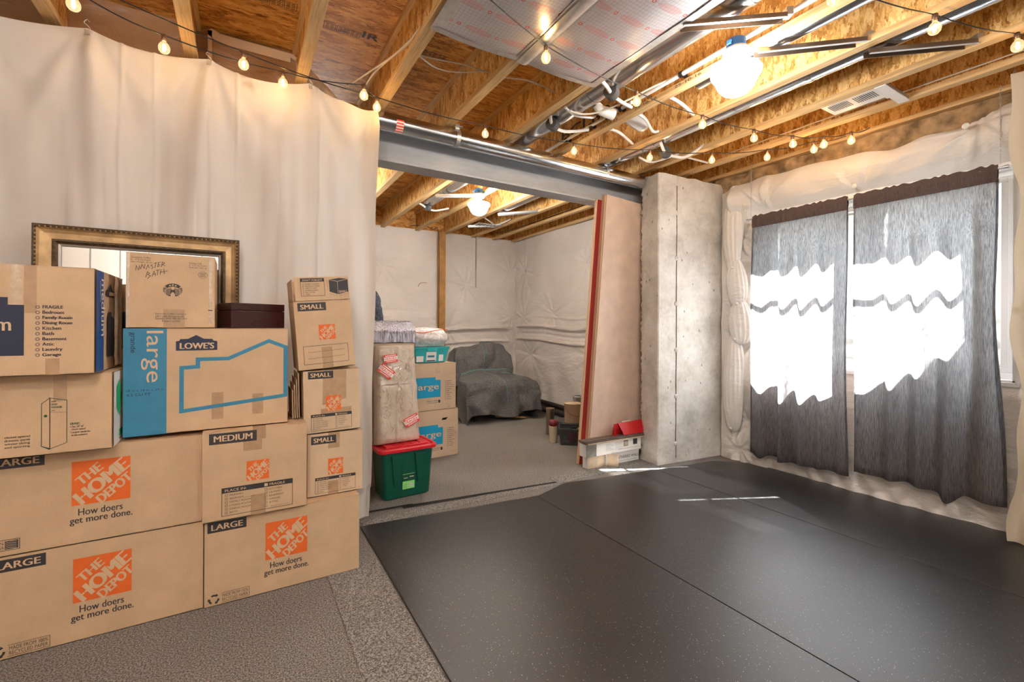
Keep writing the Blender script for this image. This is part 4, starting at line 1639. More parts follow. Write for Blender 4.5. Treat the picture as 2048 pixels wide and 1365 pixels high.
# ---------------------------------------------------------------- plastic bundles by the pillar, taped sheet over the cloth
def build_plastics():
    t = thing('plastic_bundle', 'gathered white plastic bundle, tied in knots, between pillar and left curtain', 'plastic sheet', (0, 0, 0))

    def col(z0, z1, r0, r1, cy, cx, sd, mb):
        def fn(u, v):
            a = 2 * pi * u
            z = z0 + (z1 - z0) * v
            pinch = 0.30 + 0.70 * sin(pi * min(1, max(0, v))) ** 0.55
            r = (r0 + (r1 - r0) * v) * pinch
            r *= 1 + 0.10 * sin(a * 7 + sd + z * 2) * (1.1 - pinch) + 0.05 * sin(a * 13 + z * 6) + 0.12 * noise.noise(Vector((a * 1.2, z * 3, sd)))
            return (cx + r * 0.6 * cos(a), cy + r * sin(a) + 0.01 * sin(z * 6 + sd), z)
        mb.grid(fn, 72, 40, 'plastic_sheet')
    b = MB()
    col(1.92, 2.78, 0.10, 0.105, 2.80, 4.29, 1.0, b)
    col(1.55, 2.02, 0.11, 0.09, 2.75, 4.28, 2.0, b)
    col(1.18, 1.62, 0.12, 0.11, 2.72, 4.28, 3.3, b)
    col(0.30, 1.28, 0.11, 0.10, 2.79, 4.29, 4.1, b)
    b.build('bundle_body', t)
    b = MB()
    for (y, z) in ((2.77, 1.95), (2.72, 1.58), (2.74, 1.23), (2.78, 0.33)):
        b.lathe([(0, 0.010), (0.014, 0.006), (0.016, 0), (0, -0.002)], 'tag_white', 10, Matrix.Translation((4.225, y, z)) @ Matrix.Rotation(-pi / 2, 4, 'Y'))
    b.build('staple_button', t)
    # round washer-headed fasteners on the window wall sheet
    for (y, z, lab) in ((1.735, 2.50, 'round washer fastener just above the gap between the curtains'), (1.06, 2.72, 'round washer fastener on the plastic above the right curtain')):
        b = MB()
        b.lathe([(0, 0.008), (0.008, 0.007), (0.018, 0.003), (0.020, 0)], 'tag_white', 16, Matrix.Translation((4.265 if z < 2.6 else 4.20, y, z)) @ Matrix.Rotation(-pi / 2, 4, 'Y'))
        tag(b.build('washer_fastener'), lab, 'fastener')
    # taped plastic rectangle between two joists
    t = thing('taped_plastic', 'plastic sheet taped between two joists above the white cloth', 'plastic sheet', (0, 3.42, 0))
    b = MB()
    b.grid(lambda u, v: (-0.19 + 0.515 * u, -0.01 + 0.008 * noise.noise(Vector((u * 3, v * 3, 0))), 2.86 + 0.30 * v), 16, 10, 'amber_plastic')
    b.build('plastic_pane', t)
    b = MB()
    F = Face(b, (-0.19, -0.022, 2.86), lift=0.001)
    F.rect(0.0, 0.0, 0.022, 0.33, 'tarp_tape').rect(0.50, 0.0, 0.522, 0.30, 'tarp_tape').rect(0.06, 0.265, 0.465, 0.325, 'tarp_tape')
    F.poly([(0.0, 0.30), (0.06, 0.265), (0.06, 0.33), (0.02, 0.345), (0.0, 0.33)], 'tarp_tape')
    F.poly([(0.465, 0.30), (0.52, 0.27), (0.52, 0.30), (0.48, 0.325), (0.465, 0.325)], 'tarp_tape')
    b.build('sticky_tape', t)
    # swollen plastic bag of insulation right of that joist
    b = MB()

    def fn(u, v):
        a = u * pi * 0.62
        r = 0.24 * (1 - 0.08 * v)
        return (0.36 + r * sin(a) * (0.6 + 0.4 * sin(pi * v)) + 0.008 * noise.noise(Vector((u * 8, v * 5, 0))), 3.44 - 0.03 * sin(v * 3), 2.80 + 0.10 + 0.24 * cos(a) * v * 1.0 + 0.006 * sin(u * 20 + v * 6))
    b.grid(fn, 30, 18, 'milky_bag')
    tag(b.build('plastic_pouch', solid=0.02), 'swollen milky plastic sheet bulging right of the joist over the cloth', 'plastic sheet')
    # metal joist shoes over the cloth
    for (x, lab) in ((-0.26, 'small metal joist plate above the white cloth, left of the taped plastic'),):
        b = MB()
        b.box(x - 0.045, x + 0.045, 3.40, 3.43, 2.80, 2.905, 'hanger_metal')
        b.box(x - 0.04, x + 0.04, 3.36, 3.42, 2.892, 2.899, 'hanger_metal')
        tag(b.build('joist_hanger'), lab, 'metal bracket')
    # hanging thin black cable at the free edge of the cloth
    b = MB()
    b.tube([(0.80, 3.28, 2.76), (0.802, 3.29, 2.3), (0.80, 3.27, 1.9), (0.785, 3.26, 1.5), (0.775, 3.25, 1.15)], 0.003, 'black_cord', 6, sub=6)
    tag(b.build('hanging_cable'), 'thin black cable hanging straight down at the right edge of the white cloth', 'cable')


build_plastics()


# ---------------------------------------------------------------- floor coverings
def build_floor():
    def mat(poly, lab):
        b = MB()
        n = len(poly)
        V = [(x, y, 0.001) for x, y in poly] + [(x, y, 0.0105) for x, y in poly]
        b.add(V, [tuple(range(n, 2 * n)), tuple(range(n))[::-1]] + [(i, (i + 1) % n, n + (i + 1) % n, n + i) for i in range(n)], 'rubber_mat')
        o = b.build('rubber_mat', bevel=0.0015)
        tag(o, lab, 'floor mat', 'black speckled rubber floor mats')
        return o
    mat([(0.672, -2.0), (2.010, -2.0), (2.002, 2.965), (0.684, 3.105)], 'black rubber mat beside the carpet and the cardboard boxes')
    mat([(2.016, -2.0), (3.336, -2.0), (3.336, 2.955), (2.36, 3.085), (2.008, 2.955)], 'black rubber mat in the middle, running up to the concrete pillar')
    mat([(3.342, -2.0), (4.335, -2.0), (4.325, 2.60), (4.05, 2.86), (3.342, 2.945)], 'black rubber mat along the window wall')
    b = MB()

    def strip(x0, y0, x1, y1, z, m):
        b.add([(x0, y0, z), (x1, y0, z), (x1, y1, z), (x0, y1, z)], [(0, 1, 2, 3)], m)
    b.box(0.40, 0.670, -2.2, 2.62, 0.0008, 0.004, 'carpet_light')
    tag(b.build('carpet_runner'), 'lighter grey carpet strip between the boxes and the rubber mats', 'carpet')
    b = MB()
    b.box(2.335, 3.44, 3.12, 3.28, 0.0008, 0.004, 'carpet_light')
    b.box(0.70, 2.33, 3.10, 3.20, 0.0008, 0.003, 'carpet_light')
    tag(b.build('carpet_runner'), 'pale grey carpet piece in the gap before the leaning boards', 'carpet')
    b = MB()
    b.add([(0.78, 3.315, 0.0035), (1.02, 3.30, 0.0035), (1.03, 3.265, 0.0035), (2.36, 3.138, 0.0035), (2.36, 3.170, 0.0035), (1.12, 3.305, 0.0035), (1.10, 3.325, 0.0035), (0.78, 3.345, 0.0035)],
          [(0, 1, 6, 7), (1, 2, 5, 6), (2, 3, 4, 5)], 'dark_gap')
    tag(b.build('floor_seam'), 'dark joint strip on the carpet in front of the green tote', 'joint strip')


build_floor()


# ================================================================ CARTONS
class Carton:
    """carton with its base front-left corner at (0,0,0): width w (x), depth d (y), height h (z)"""

    def __init__(s, label, loc, w, d, h, rot=(0, 0, 0), mat='cardboard', group='moving cartons stacked in front of the white cloth', bulge=0.0015, name='cardboard_box'):
        s.t = thing(name, label, 'box', loc, rot, group)
        s.w, s.d, s.h = w, d, h
        g = 0.0015
        b = MB()
        # walls, slightly bowed, with a folded top
        n = 8

        def face(o, u, v, nn, W_, H_):
            def f(a, c):
                k = bulge * sin(pi * a) * sin(pi * c)
                return Vector(o) + Vector(u) * (a * W_) + Vector(v) * (c * H_) + Vector(nn) * k
            b.grid(f, n, n, mat)
        hh = h - g
        b.grid(lambda a, c: (w * a, 0, hh * c), n, n, mat)
        face((w, 0, 0), (0, 1, 0), (0, 0, 1), (1, 0, 0), d, hh)
        face((w, d, 0), (-1, 0, 0), (0, 0, 1), (0, 1, 0), w, hh)
        face((0, d, 0), (0, -1, 0), (0, 0, 1), (-1, 0, 0), d, hh)
        b.box(0, w, 0, d, 0, 0.003, mat)
        s.body = b.build('carton_body', s.t)
        # top flaps meeting along the long centre line
        for k, (y0, y1) in enumerate(((0.0, d / 2 - 0.001), (d / 2 + 0.001, d))):
            b = MB()
            b.box(0.0, w, y0, y1, hh - 0.004, hh, mat)
            b.build('top_flap', s.t, 0.0015)

    def front(s, b):
        return Face(b, (0, 0, 0), lift=0.0009)

    def side(s, b, right=True):
        if right:
            return Face(b, (s.w, 0, 0), (0, 1, 0), (0, 0, 1), (1, 0, 0), lift=0.006)
        return Face(b, (0, s.d, 0), (0, -1, 0), (0, 0, 1), (-1, 0, 0), lift=0.006)

    def part(s, name, fn, side=None):
        b = MB()
        fn(s.front(b) if side is None else s.side(b, side == 'right'))
        return b.build(name, s.t)

    def tape(s, a, b_, top=0.06, bot=0.0, mat='tape_clear', gloss=False):
        """tape wrapped over the top edge and down the front"""
        def f(F):
            F.rect(a, s.h - 0.002 - top, b_, s.h - 0.002, mat, -0.5)
        if top:
            s.part('tape_strip', f)
        if bot:
            s.part('tape_strip', lambda F: F.rect(a, 0.001, b_, bot, mat, -0.5))
        b = MB()
        b.box(a, b_, 0, s.d, s.h - 0.0015, s.h - 0.0010, mat)
        b.build('top_tape', s.t)


def size_tag(word, a0, b0, a1, b1, bg='dark_ink'):
    def f(F):
        F.rect(a0, b0, a1, b1, bg)
        w, h = a1 - a0, b1 - b0
        F.text(word, a0 + w * 0.10, b0 + h * 0.22, a1 - w * 0.10, b1 - h * 0.22, 'kraft_ink', 0.035)
    return f


def place_in(a0, b0, a1, b1):
    """the room check-list printed on the moving cartons"""
    def f(F):
        w, h = a1 - a0, b1 - b0
        F.frame(a0, b0, a1, b1, w * 0.008, 'dark_ink')
        F.rect(a0, b1 - h * 0.18, a1, b1, 'dark_ink')
        F.text('PLACE IN:', a0 + w * 0.04, b1 - h * 0.135, a0 + w * 0.33, b1 - h * 0.045, 'kraft_ink', 0.02)
        F.rect(a0 + w * 0.585, b1 - h * 0.145, a0 + w * 0.635, b1 - h * 0.035, 'kraft_ink', 1)
        F.text('FRAGILE', a0 + w * 0.66, b1 - h * 0.135, a0 + w * 0.885, b1 - h * 0.045, 'kraft_ink', 0.02)
        L = ['PRIMARY', 'BEDROOM', 'FAMILY ROOM', 'LIVING ROOM', 'DINING ROOM', 'BATH']
        R = ['KITCHEN', 'LAUNDRY', 'BASEMENT', 'GARAGE', 'ATTIC', '']
        for k in range(6):
            y = b1 - h * (0.27 + 0.125 * k)
            for (xa, words) in ((a0 + w * 0.045, L), (a0 + w * 0.595, R)):
                F.frame(xa, y - h * 0.035, xa + w * 0.030, y + h * 0.035, w * 0.005, 'dark_ink')
                t = words[k]
                if t:
                    F.text(t, xa + w * 0.06, y - h * 0.032, xa + w * (0.06 + 0.0265 * len(t)), y + h * 0.032, 'dark_ink', 0.0)
                if t in ('BEDROOM', ''):
                    s0 = xa + w * (0.26 if t else 0.08)
                    F.line(s0, y - h * 0.035, s0 + w * (0.16 if t else 0.27), y - h * 0.035, h * 0.008, 'dark_ink')
    return f


def slogan(a0, b0, a1, b1):
    def f(F):
        w, h = a1 - a0, b1 - b0
        F.text('How doers', a0 + w * 0.13, b0 + h * 0.58, a0 + w * 0.84, b1, 'dark_ink', 0.012)
        F.text('get more done.', a0, b0, a1, b0 + h * 0.52, 'dark_ink', 0.012)
    return f


def recycled(a0, b0, a1, b1):
    def f(F):
        w, h = a1 - a0, b1 - b0
        F.recycle(a0 + h * 0.55, b0 + h * 0.5, h * 0.42, 'dark_ink')
        x0 = a0 + h * 1.2
        F.line(x0, b1, a1, b1, h * 0.04, 'dark_ink').line(x0, b0, a1, b0, h * 0.04, 'dark_ink').line(a1, b0, a1, b1, h * 0.04, 'dark_ink')
        F.text('MADE FROM 100%', x0 + h * 0.1, b0 + h * 0.55, a1 - h * 0.12, b1 - h * 0.12, 'dark_ink')
        F.text('RECYCLED PAPER', x0 + h * 0.1, b0 + h * 0.12, a1 - h * 0.12, b0 + h * 0.45, 'dark_ink')
    return f


def large_box(label, loc, rot=0.0, d=0.38):
    c = Carton(label, loc, 0.712, d, 0.413, (0, 0, rot))
    c.part('store_logo', lambda F: F.store_logo(0.255, 0.163, 0.448, 0.350))
    c.part('slogan_print', slogan(0.250, 0.078, 0.455, 0.148))
    c.part('size_label', size_tag('LARGE', 0.012, 0.352, 0.172, 0.402))
    return c


def build_front_cartons():
    a = large_box('big kraft moving carton on the carpet at the bottom left, with orange store logo', (-0.866, 2.600, 0.0))
    a.part('recycle_mark', recycled(0.008, 0.010, 0.185, 0.055))
    bx = large_box('big kraft moving carton stacked on another one, directly below the wardrobe carton', (-0.872, 2.602, 0.4138))

    def usa(F):
        F.frame(0.03, 0.024, 0.10, 0.066, 0.0022, 'dark_ink')
        F.rect(0.058, 0.028, 0.096, 0.062, 'dark_ink')
        for k in range(5):
            F.path([(0.060 + 0.008 * i, 0.032 + k * 0.007 + 0.003 * sin(i * 1.3)) for i in range(5)], 0.0016, 'kraft_ink', False, 1)
        F.text('IN', 0.040, 0.048, 0.054, 0.060, 'dark_ink').text('USA', 0.034, 0.030, 0.056, 0.044, 'dark_ink')
    bx.part('flag_mark', usa)
    c = large_box('big kraft moving carton on the carpet under the medium carton, corner nearest the rubber mat', (-0.149, 2.590, 0.0))
    c.part('recycle_mark', recycled(0.014, 0.010, 0.185, 0.055))

    d = Carton('kraft carton marked MEDIUM, on the big carton beside the two small ones', (-0.157, 2.560, 0.4145), 0.448, 0.40, 0.4285)
    d.part('store_logo', lambda F: F.store_logo(0.179, 0.172, 0.276, 0.268))
    d.part('size_label', size_tag('MEDIUM', 0.026, 0.366, 0.222, 0.418))
    d.part('check_list', place_in(0.078, 0.020, 0.382, 0.152))
    d.tape(0.205, 0.262, 0.055)
    d.part('tape_strip', lambda F: F.rect(0.165, 0.320, 0.245, 0.378, 'tape_clear', -0.4))
    d.part('tape_strip', lambda F: F.rect(0.198, 0.001, 0.262, 0.100, 'tape_clear', -0.4))

    e = Carton('kraft carton marked SMALL, lower one, on the big carton right of the medium one', (0.306, 2.660, 0.4145), 0.288, 0.30, 0.343, mat='cardboard_light')
    e.part('store_logo', lambda F: F.store_logo(0.105, 0.110, 0.184, 0.198))
    e.part('size_label', size_tag('SMALL', 0.018, 0.284, 0.146, 0.328))
    e.part('check_list', place_in(0.040, 0.014, 0.250, 0.100))
    e.tape(0.105, 0.165, 0.085)
    e.part('tape_strip', lambda F: F.rect(0.105, 0.001, 0.160, 0.075, 'tape_clear', -0.4))

    f = Carton('kraft carton marked SMALL with wide tape patches, middle of the three small ones', (0.289, 2.655, 0.7595), 0.292, 0.30, 0.342, (0, radians(-1.2), 0), mat='cardboard_light')
    f.part('store_logo', lambda F: F.store_logo(0.112, 0.118, 0.190, 0.200))
    f.part('size_label', size_tag('SMALL', 0.024, 0.296, 0.152, 0.336))
    f.part('check_list', place_in(0.036, 0.014, 0.246, 0.102))
    f.part('tape_strip', lambda F: F.poly([(0.094, 0.150), (0.218, 0.178), (0.222, 0.338), (0.100, 0.338)], 'tape_clear', -0.4))
    f.part('tape_strip', lambda F: F.rect(0.085, 0.086, 0.245, 0.130, 'tape_clear', -0.4))
    b = MB()
    for k in range(4):
        b.box(-0.022 - 0.010 * k, -0.018 - 0.010 * k, 0.02, 0.26, 0.092, 0.33 - 0.03 * k, 'cardboard')
    b.build('folded_side_flaps', f.t)

    g = Carton('tilted open kraft carton marked SMALL, topmost of the three small ones', (0.262, 2.650, 1.103), 0.290, 0.28, 0.372, (0, radians(-4.6), 0))
    g.part('store_logo', lambda F: F.store_logo(0.114, 0.158, 0.198, 0.240))
    g.part('size_label', size_tag('SMALL', 0.018, 0.318, 0.160, 0.362))

    def lines(F):
        F.frame(0.030, 0.030, 0.258, 0.128, 0.002, 'dark_ink')
        F.line(0.052, 0.094, 0.240, 0.098, 0.0014, 'dark_ink').line(0.052, 0.060, 0.240, 0.064, 0.0014, 'dark_ink')
    g.part('address_lines', lines)
    g.part('tape_strip', lambda F: F.rect(0.120, 0.001, 0.175, 0.118, 'tape_clear', -0.4))
    b = MB()
    b.box(0.012, 0.289, -0.001, 0.003, 0.374, 0.500, 'cardboard')
    fl = b.build('raised_front_flap', g.t, 0.001)
    b = MB()
    F = Face(b, (0, -0.001, 0), lift=0.0009)
    F.frame(0.042, 0.398, 0.160, 0.492, 0.002, 'dark_ink').rect(0.042, 0.474, 0.160, 0.492, 'dark_ink')
    F.text("DON'T FORGET!", 0.052, 0.478, 0.150, 0.488, 'kraft_ink', 0.02)
    for k, w_ in enumerate((0.088, 0.092, 0.072, 0.080, 0.058, 0.026)):
        F.path([(0.050, 0.462 - k * 0.0112), (0.053, 0.459 - k * 0.0112), (0.058, 0.466 - k * 0.0112)], 0.0015, 'dark_ink')
        F.text(('BUBBLE CUSHION', 'PACKING PAPER', 'STRETCH WRAP', 'MARKERS', 'BOX CUTTER', 'TAPE')[k], 0.064, 0.4585 - k * 0.0112, 0.064 + w_ * 0.8, 0.4655 - k * 0.0112, 'dark_ink')
    F.poly([(0.185, 0.418), (0.228, 0.402), (0.228, 0.472), (0.185, 0.482)], 'dark_ink')
    F.poly([(0.230, 0.402), (0.284, 0.414), (0.284, 0.484), (0.230, 0.472)], 'dark_ink')
    F.poly([(0.187, 0.484), (0.229, 0.475), (0.282, 0.486), (0.240, 0.492)], 'dark_ink')
    F.text('SMALL', 0.234, 0.410, 0.278, 0.424, 'kraft_ink', 0.02, rot=0.10)
    F.line(0.176, 0.425, 0.176, 0.482, 0.001, 'dark_ink').line(0.185, 0.406, 0.226, 0.394, 0.001, 'dark_ink').line(0.232, 0.393, 0.284, 0.406, 0.001, 'dark_ink')
    b.build('flap_print', fl)
    b = MB()
    b.box(0.0, 0.004, 0.005, 0.275, 0.374, 0.490, 'cardboard_light')
    b.box(0.286, 0.290, 0.005, 0.275, 0.374, 0.494, 'cardboard')
    b.box(0.006, 0.284, 0.276, 0.280, 0.374, 0.50, 'cardboard')
    b.build('raised_side_flaps', g.t, 0.001)

    # the blue-banded carton in the middle
    h = Carton('wide kraft carton with blue end band and blue house outline, under the dark wooden box', (-0.454, 2.615, 0.8445), 0.659, 0.33, 0.4885)
    h.part('blue_band', lambda F: F.rect(0.0005, 0.0005, 0.156, 0.487, 'teal_ink', 0))

    def vert(F):
        # words read top to bottom
        V, Fc = glyphs('large')
        F.mb.add([F.p(0.063 + 0.080 * y, 0.476 - 0.235 * x, 1) for x, y in V], Fc, 'kraft_ink')
        V, Fc = glyphs('grande', 0.0)
        F.mb.add([F.p(0.020 + 0.026 * y, 0.470 - 0.092 * x, 1) for x, y in V], Fc, 'navy_ink')
        F.text('4.5 CU FT', 0.012, 0.182, 0.098, 0.194, 'navy_ink', 0.0)
        F.text('18 in x 18 in x 24 in', 0.012, 0.203, 0.145, 0.212, 'navy_ink', 0.0)
    h.part('band_lettering', vert)

    def house(F):
        F.path([(0.212, 0.098), (0.212, 0.302), (0.275, 0.305), (0.275, 0.340), (0.398, 0.340), (0.572, 0.424), (0.648, 0.392), (0.648, 0.142)], 0.0175, 'teal_ink', True)
        F.rect(0.640, 0.142, 0.6585, 0.395, 'teal_ink', 0.4)
    h.part('house_outline', house)

    def badge(F):
        F.poly([(0.190, 0.383), (0.352, 0.383), (0.352, 0.426), (0.336, 0.429), (0.332, 0.437), (0.298, 0.438), (0.268, 0.456), (0.236, 0.438), (0.206, 0.437), (0.203, 0.429), (0.190, 0.427)], 'navy_ink')
        F.text("LOWE'S", 0.206, 0.391, 0.338, 0.420, 'kraft_ink', 0.045)
    h.part('store_badge', badge)
    h.tape(0.30, 0.36, 0.0)
    h.part('tape_strip', lambda F: F.rect(0.330, 0.048, 0.378, 0.178, 'tape_clear', -0.4))
    h.part('tape_strip', lambda F: F.rect(0.500, 0.058, 0.548, 0.160, 'tape_clear', -0.4))
    h.part('tape_strip', lambda F: F.rect(0.100, 0.001, 0.156, 0.20, 'teal_ink', 0.5))

    # square coffee carton
    i = Carton('square taped kraft carton with round siren emblem and handwriting, in front of the gold mirror', (-0.449, 2.640, 1.3335), 0.334, 0.27, 0.345, (0, 0, 0))
    i.body.parent = i.t

    def emblem(F):
        cx, cy, r = 0.170, 0.178, 0.037
        ry = 0.031
        F.disc(cx, cy, r, 'dark_ink', 0, ry)
        # flowing hair bands, face, crown, star left as bare card
        for s_ in (-1, 1):
            for k in range(5):
                o = 0.006 + k * 0.0048
                F.path([(cx + s_ * (o * 0.55), cy + 0.016 - k * 0.001), (cx + s_ * (o + 0.003), cy + 0.004), (cx + s_ * (o + 0.0055), cy - 0.010), (cx + s_ * (o + 0.004), cy - 0.024)], 0.0016, 'cardboard', False, 1)
            for k in range(5):
                F.path([(cx + s_ * 0.024, cy + 0.006 - k * 0.0055), (cx + s_ * 0.030, cy + 0.004 - k * 0.0055), (cx + s_ * 0.0365, cy + 0.005 - k * 0.0055)], 0.0016, 'cardboard', False, 1)
            F.poly([(cx + s_ * 0.030, cy + 0.017), (cx + s_ * 0.022, cy + 0.010), (cx + s_ * 0.034, cy + 0.010)], 'cardboard', 1)
            F.poly([(cx + s_ * 0.010, cy + 0.026), (cx + s_ * 0.016, cy + 0.018), (cx + s_ * 0.007, cy + 0.018)], 'cardboard', 1)
        F.disc(cx, cy + 0.008, 0.0062, 'cardboard', 1, 0.0085)
        F.path([(cx - 0.003, cy + 0.003), (cx, cy + 0.002), (cx + 0.003, cy + 0.003)], 0.0008, 'dark_ink', False, 2)
        F.line(cx - 0.0035, cy + 0.0105, cx - 0.001, cy + 0.0105, 0.0008, 'dark_ink', 2).line(cx + 0.001, cy + 0.0105, cx + 0.0035, cy + 0.0105, 0.0008, 'dark_ink', 2)
        st = [(cx + (0.006 if q % 2 == 0 else 0.0025) * sin(q * pi / 5), cy + 0.0235 + (0.006 if q % 2 == 0 else 0.0025) * cos(q * pi / 5)) for q in range(10)]
        F.poly(st, 'cardboard', 1)
        F.disc(cx, cy - 0.027, 0.0085, 'cardboard', 1, 0.017)
        F.text('TM', cx + 0.020, cy - 0.034, cx + 0.026, cy - 0.031, 'dark_ink')
    i.part('siren_emblem', emblem)

    def txt(F):
        F.text('Contents: Coffee', 0.018, 0.318, 0.088, 0.326, 'dark_ink')
        F.text('6 - 5 lb packages', 0.018, 0.307, 0.088, 0.315, 'dark_ink')
        F.text('Net Weight: 30 lbs', 0.018, 0.296, 0.094, 0.304, 'dark_ink')
        F.text('Contenu: Cafe', 0.232, 0.306, 0.282, 0.314, 'dark_ink')
        F.text('6 - 2.27 kg sachets', 0.232, 0.295, 0.302, 0.303, 'dark_ink')
        F.text('Poids Net: 13.61 kg', 0.232, 0.284, 0.300, 0.292, 'dark_ink')
        F.text('Starbucks Coffee Company', 0.105, 0.061, 0.222, 0.070, 'dark_ink')
        F.text('2401 Utah Avenue South', 0.105, 0.050, 0.212, 0.059, 'dark_ink')
        F.text('Seattle, WA 98134 USA', 0.105, 0.039, 0.226, 0.048, 'dark_ink')
        F.text('Product of USA', 0.130, 0.028, 0.198, 0.036, 'dark_ink')
        F.ring(0.286, 0.255, 0.018, 0.0012, 'dark_ink', 0, 0.015)
        for q in range(4):
            F.line(0.274, 0.263 - q * 0.005, 0.298, 0.263 - q * 0.005, 0.0016, 'dark_ink')
    i.part('printed_text', txt)

    def hand(F):
        W_ = 0.0022
        for st in ([(0.034, 0.262), (0.036, 0.284), (0.044, 0.264), (0.047, 0.286), (0.050, 0.268)], [(0.052, 0.270), (0.056, 0.290), (0.064, 0.272), (0.067, 0.292)],
                   [(0.071, 0.268), (0.078, 0.290), (0.083, 0.274)], [(0.096, 0.292), (0.088, 0.288), (0.097, 0.279), (0.089, 0.272)], [(0.098, 0.298), (0.112, 0.303)],
                   [(0.106, 0.300), (0.103, 0.277)], [(0.124, 0.306), (0.116, 0.303), (0.113, 0.284), (0.122, 0.288)], [(0.116, 0.293), (0.122, 0.295)],
                   [(0.127, 0.284), (0.130, 0.307), (0.139, 0.303), (0.130, 0.294), (0.142, 0.290)],
                   [(0.070, 0.232), (0.076, 0.258), (0.084, 0.252), (0.077, 0.245), (0.087, 0.240), (0.076, 0.226)], [(0.092, 0.236), (0.100, 0.262), (0.106, 0.240)], [(0.094, 0.247), (0.106, 0.250)],
                   [(0.106, 0.266), (0.122, 0.270)], [(0.114, 0.268), (0.112, 0.244)], [(0.126, 0.272), (0.122, 0.247)], [(0.136, 0.276), (0.138, 0.250)], [(0.120, 0.258), (0.150, 0.266)]):
            F.path(st, W_, 'dark_ink')
    i.part('handwriting', hand)
    i.part('tape_strip', lambda F: F.rect(0.135, 0.001, 0.215, 0.088, 'tape_clear', -0.4))
    i.part('tape_edge', lambda F: F.rect(0.0005, 0.002, 0.013, 0.342, 'tape_gloss', -0.3))
    i.part('tape_edge', lambda F: F.rect(0.310, 0.02, 0.325, 0.325, 'tape_gloss', -0.3).rect(0.308, 0.083, 0.325, 0.088, 'dark_ink', 1))

    # wardrobe carton and medium blue carton, upper left
    k = Carton('kraft wardrobe carton with green drawing of a tall box, above the big left cartons', (-1.06, 2.500, 0.8275), 0.590, 0.40, 0.322, (0, 0, 0))

    def ward(F):
        # drawn tall box
        F.path([(0.402, 0.022), (0.378, 0.036), (0.378, 0.205), (0.402, 0.226), (0.402, 0.022)], 0.0022, 'green_ink', True)
        F.path([(0.402, 0.022), (0.452, 0.042), (0.452, 0.214), (0.402, 0.226)], 0.0022, 'green_ink', True)
        F.line(0.402, 0.170, 0.452, 0.165, 0.0010, 'dark_ink')
        F.disc(0.390, 0.155, 0.005, 'green_ink')
        F.text('GRAND', 0.406, 0.196, 0.424, 0.204, 'green_ink', 0.02).text('WARDROBE', 0.406, 0.184, 0.438, 0.192, 'green_ink', 0.02)
        F.line(0.406, 0.176, 0.418, 0.176, 0.002, 'dark_ink').line(0.406, 0.211, 0.420, 0.211, 0.003, 'dark_ink')
        F.text('GRAND', 0.462, 0.112, 0.490, 0.121, 'green_ink', 0.03)
        F.text('• Fits 24" of', 0.462, 0.100, 0.502, 0.109, 'dark_ink', 0.02)
        F.text('closet space!', 0.467, 0.088, 0.509, 0.097, 'dark_ink', 0.02)
        F.text('• Largest wardrobe', 0.462, 0.076, 0.524, 0.085, 'dark_ink', 0.02)
        F.text('in the industry.', 0.467, 0.064, 0.516, 0.073, 'dark_ink', 0.02)
        for q, s_ in enumerate(('closet space!', 'dresses, pants', 'winter skiing', 'and sporting')):
            F.text(s_, 0.276, 0.076 - q * 0.013, 0.346, 0.086 - q * 0.013, 'dark_ink', 0.02)
    k.part('green_drawing', ward)
    k.part('tape_strip', lambda F: F.poly([(0.412, 0.210), (0.452, 0.212), (0.452, 0.321), (0.412, 0.321)], 'tape_clear', -0.4))

    def kside(F):
        F.rect(0.006, 0.004, 0.30, 0.318, 'white_card')
        F.rect(0.10, 0.03, 0.30, 0.060, 'bright_green_ink', 0.3).rect(0.10, 0.018, 0.30, 0.024, 'orange_ink', 0.3)
        F.poly([(0.05, 0.25), (0.10, 0.28), (0.14, 0.20), (0.10, 0.12), (0.05, 0.16)], 'bright_green_ink', 0.3)
        F.poly([(0.16, 0.26), (0.21, 0.26), (0.24, 0.12), (0.19, 0.12)], 'bright_green_ink', 0.3)
    k.part('white_side_print', kside, 'right')

    l = Carton('kraft carton with navy print and room list, its blue right side facing the coffee carton', (-1.01, 2.420, 1.1515), 0.500, 0.44, 0.424, (0, 0, 0))

    def lf(F):
        x0 = 1.01
        F.rect(0.06, 0.078, 0.301, 0.270, 'navy_ink')
        F.rect(0.06, 0.270, 0.258, 0.298, 'navy_ink')
        F.text('medium', 0.082, 0.172, 0.266, 0.222, 'kraft_ink', 0.02)
        for q, s_ in enumerate(('FRAGILE', 'Bedroom', 'Family Room', 'Dining Room', 'Kitchen', 'Bath', 'Basement', 'Attic', 'Laundry', 'Garage')):
            y = 0.258 - q * 0.0205
            F.ring(0.338, y + 0.005, 0.0052, 0.0018, 'navy_ink', 0, None, 14)
            wd = {'FRAGILE': 0.057, 'Bedroom': 0.060, 'Family Room': 0.084, 'Dining Room': 0.084, 'Kitchen': 0.052, 'Bath': 0.032, 'Basement': 0.068, 'Attic': 0.032, 'Laundry': 0.056, 'Garage': 0.052}[s_]
            F.text(s_, 0.352, y - (0.003 if 'y' in s_ or 'g' in s_ else 0), 0.352 + wd, y + 0.0125, 'navy_ink', 0.03)
    l.part('room_list_print', lf)
    l.tape(0.262, 0.296, 0.17, mat='tape_gloss')
    l.part('tape_strip', lambda F: F.rect(0.300, 0.24, 0.335, 0.42, 'tape_clear', -0.4).rect(0.36, 0.001, 0.40, 0.065, 'tape_clear', -0.4))

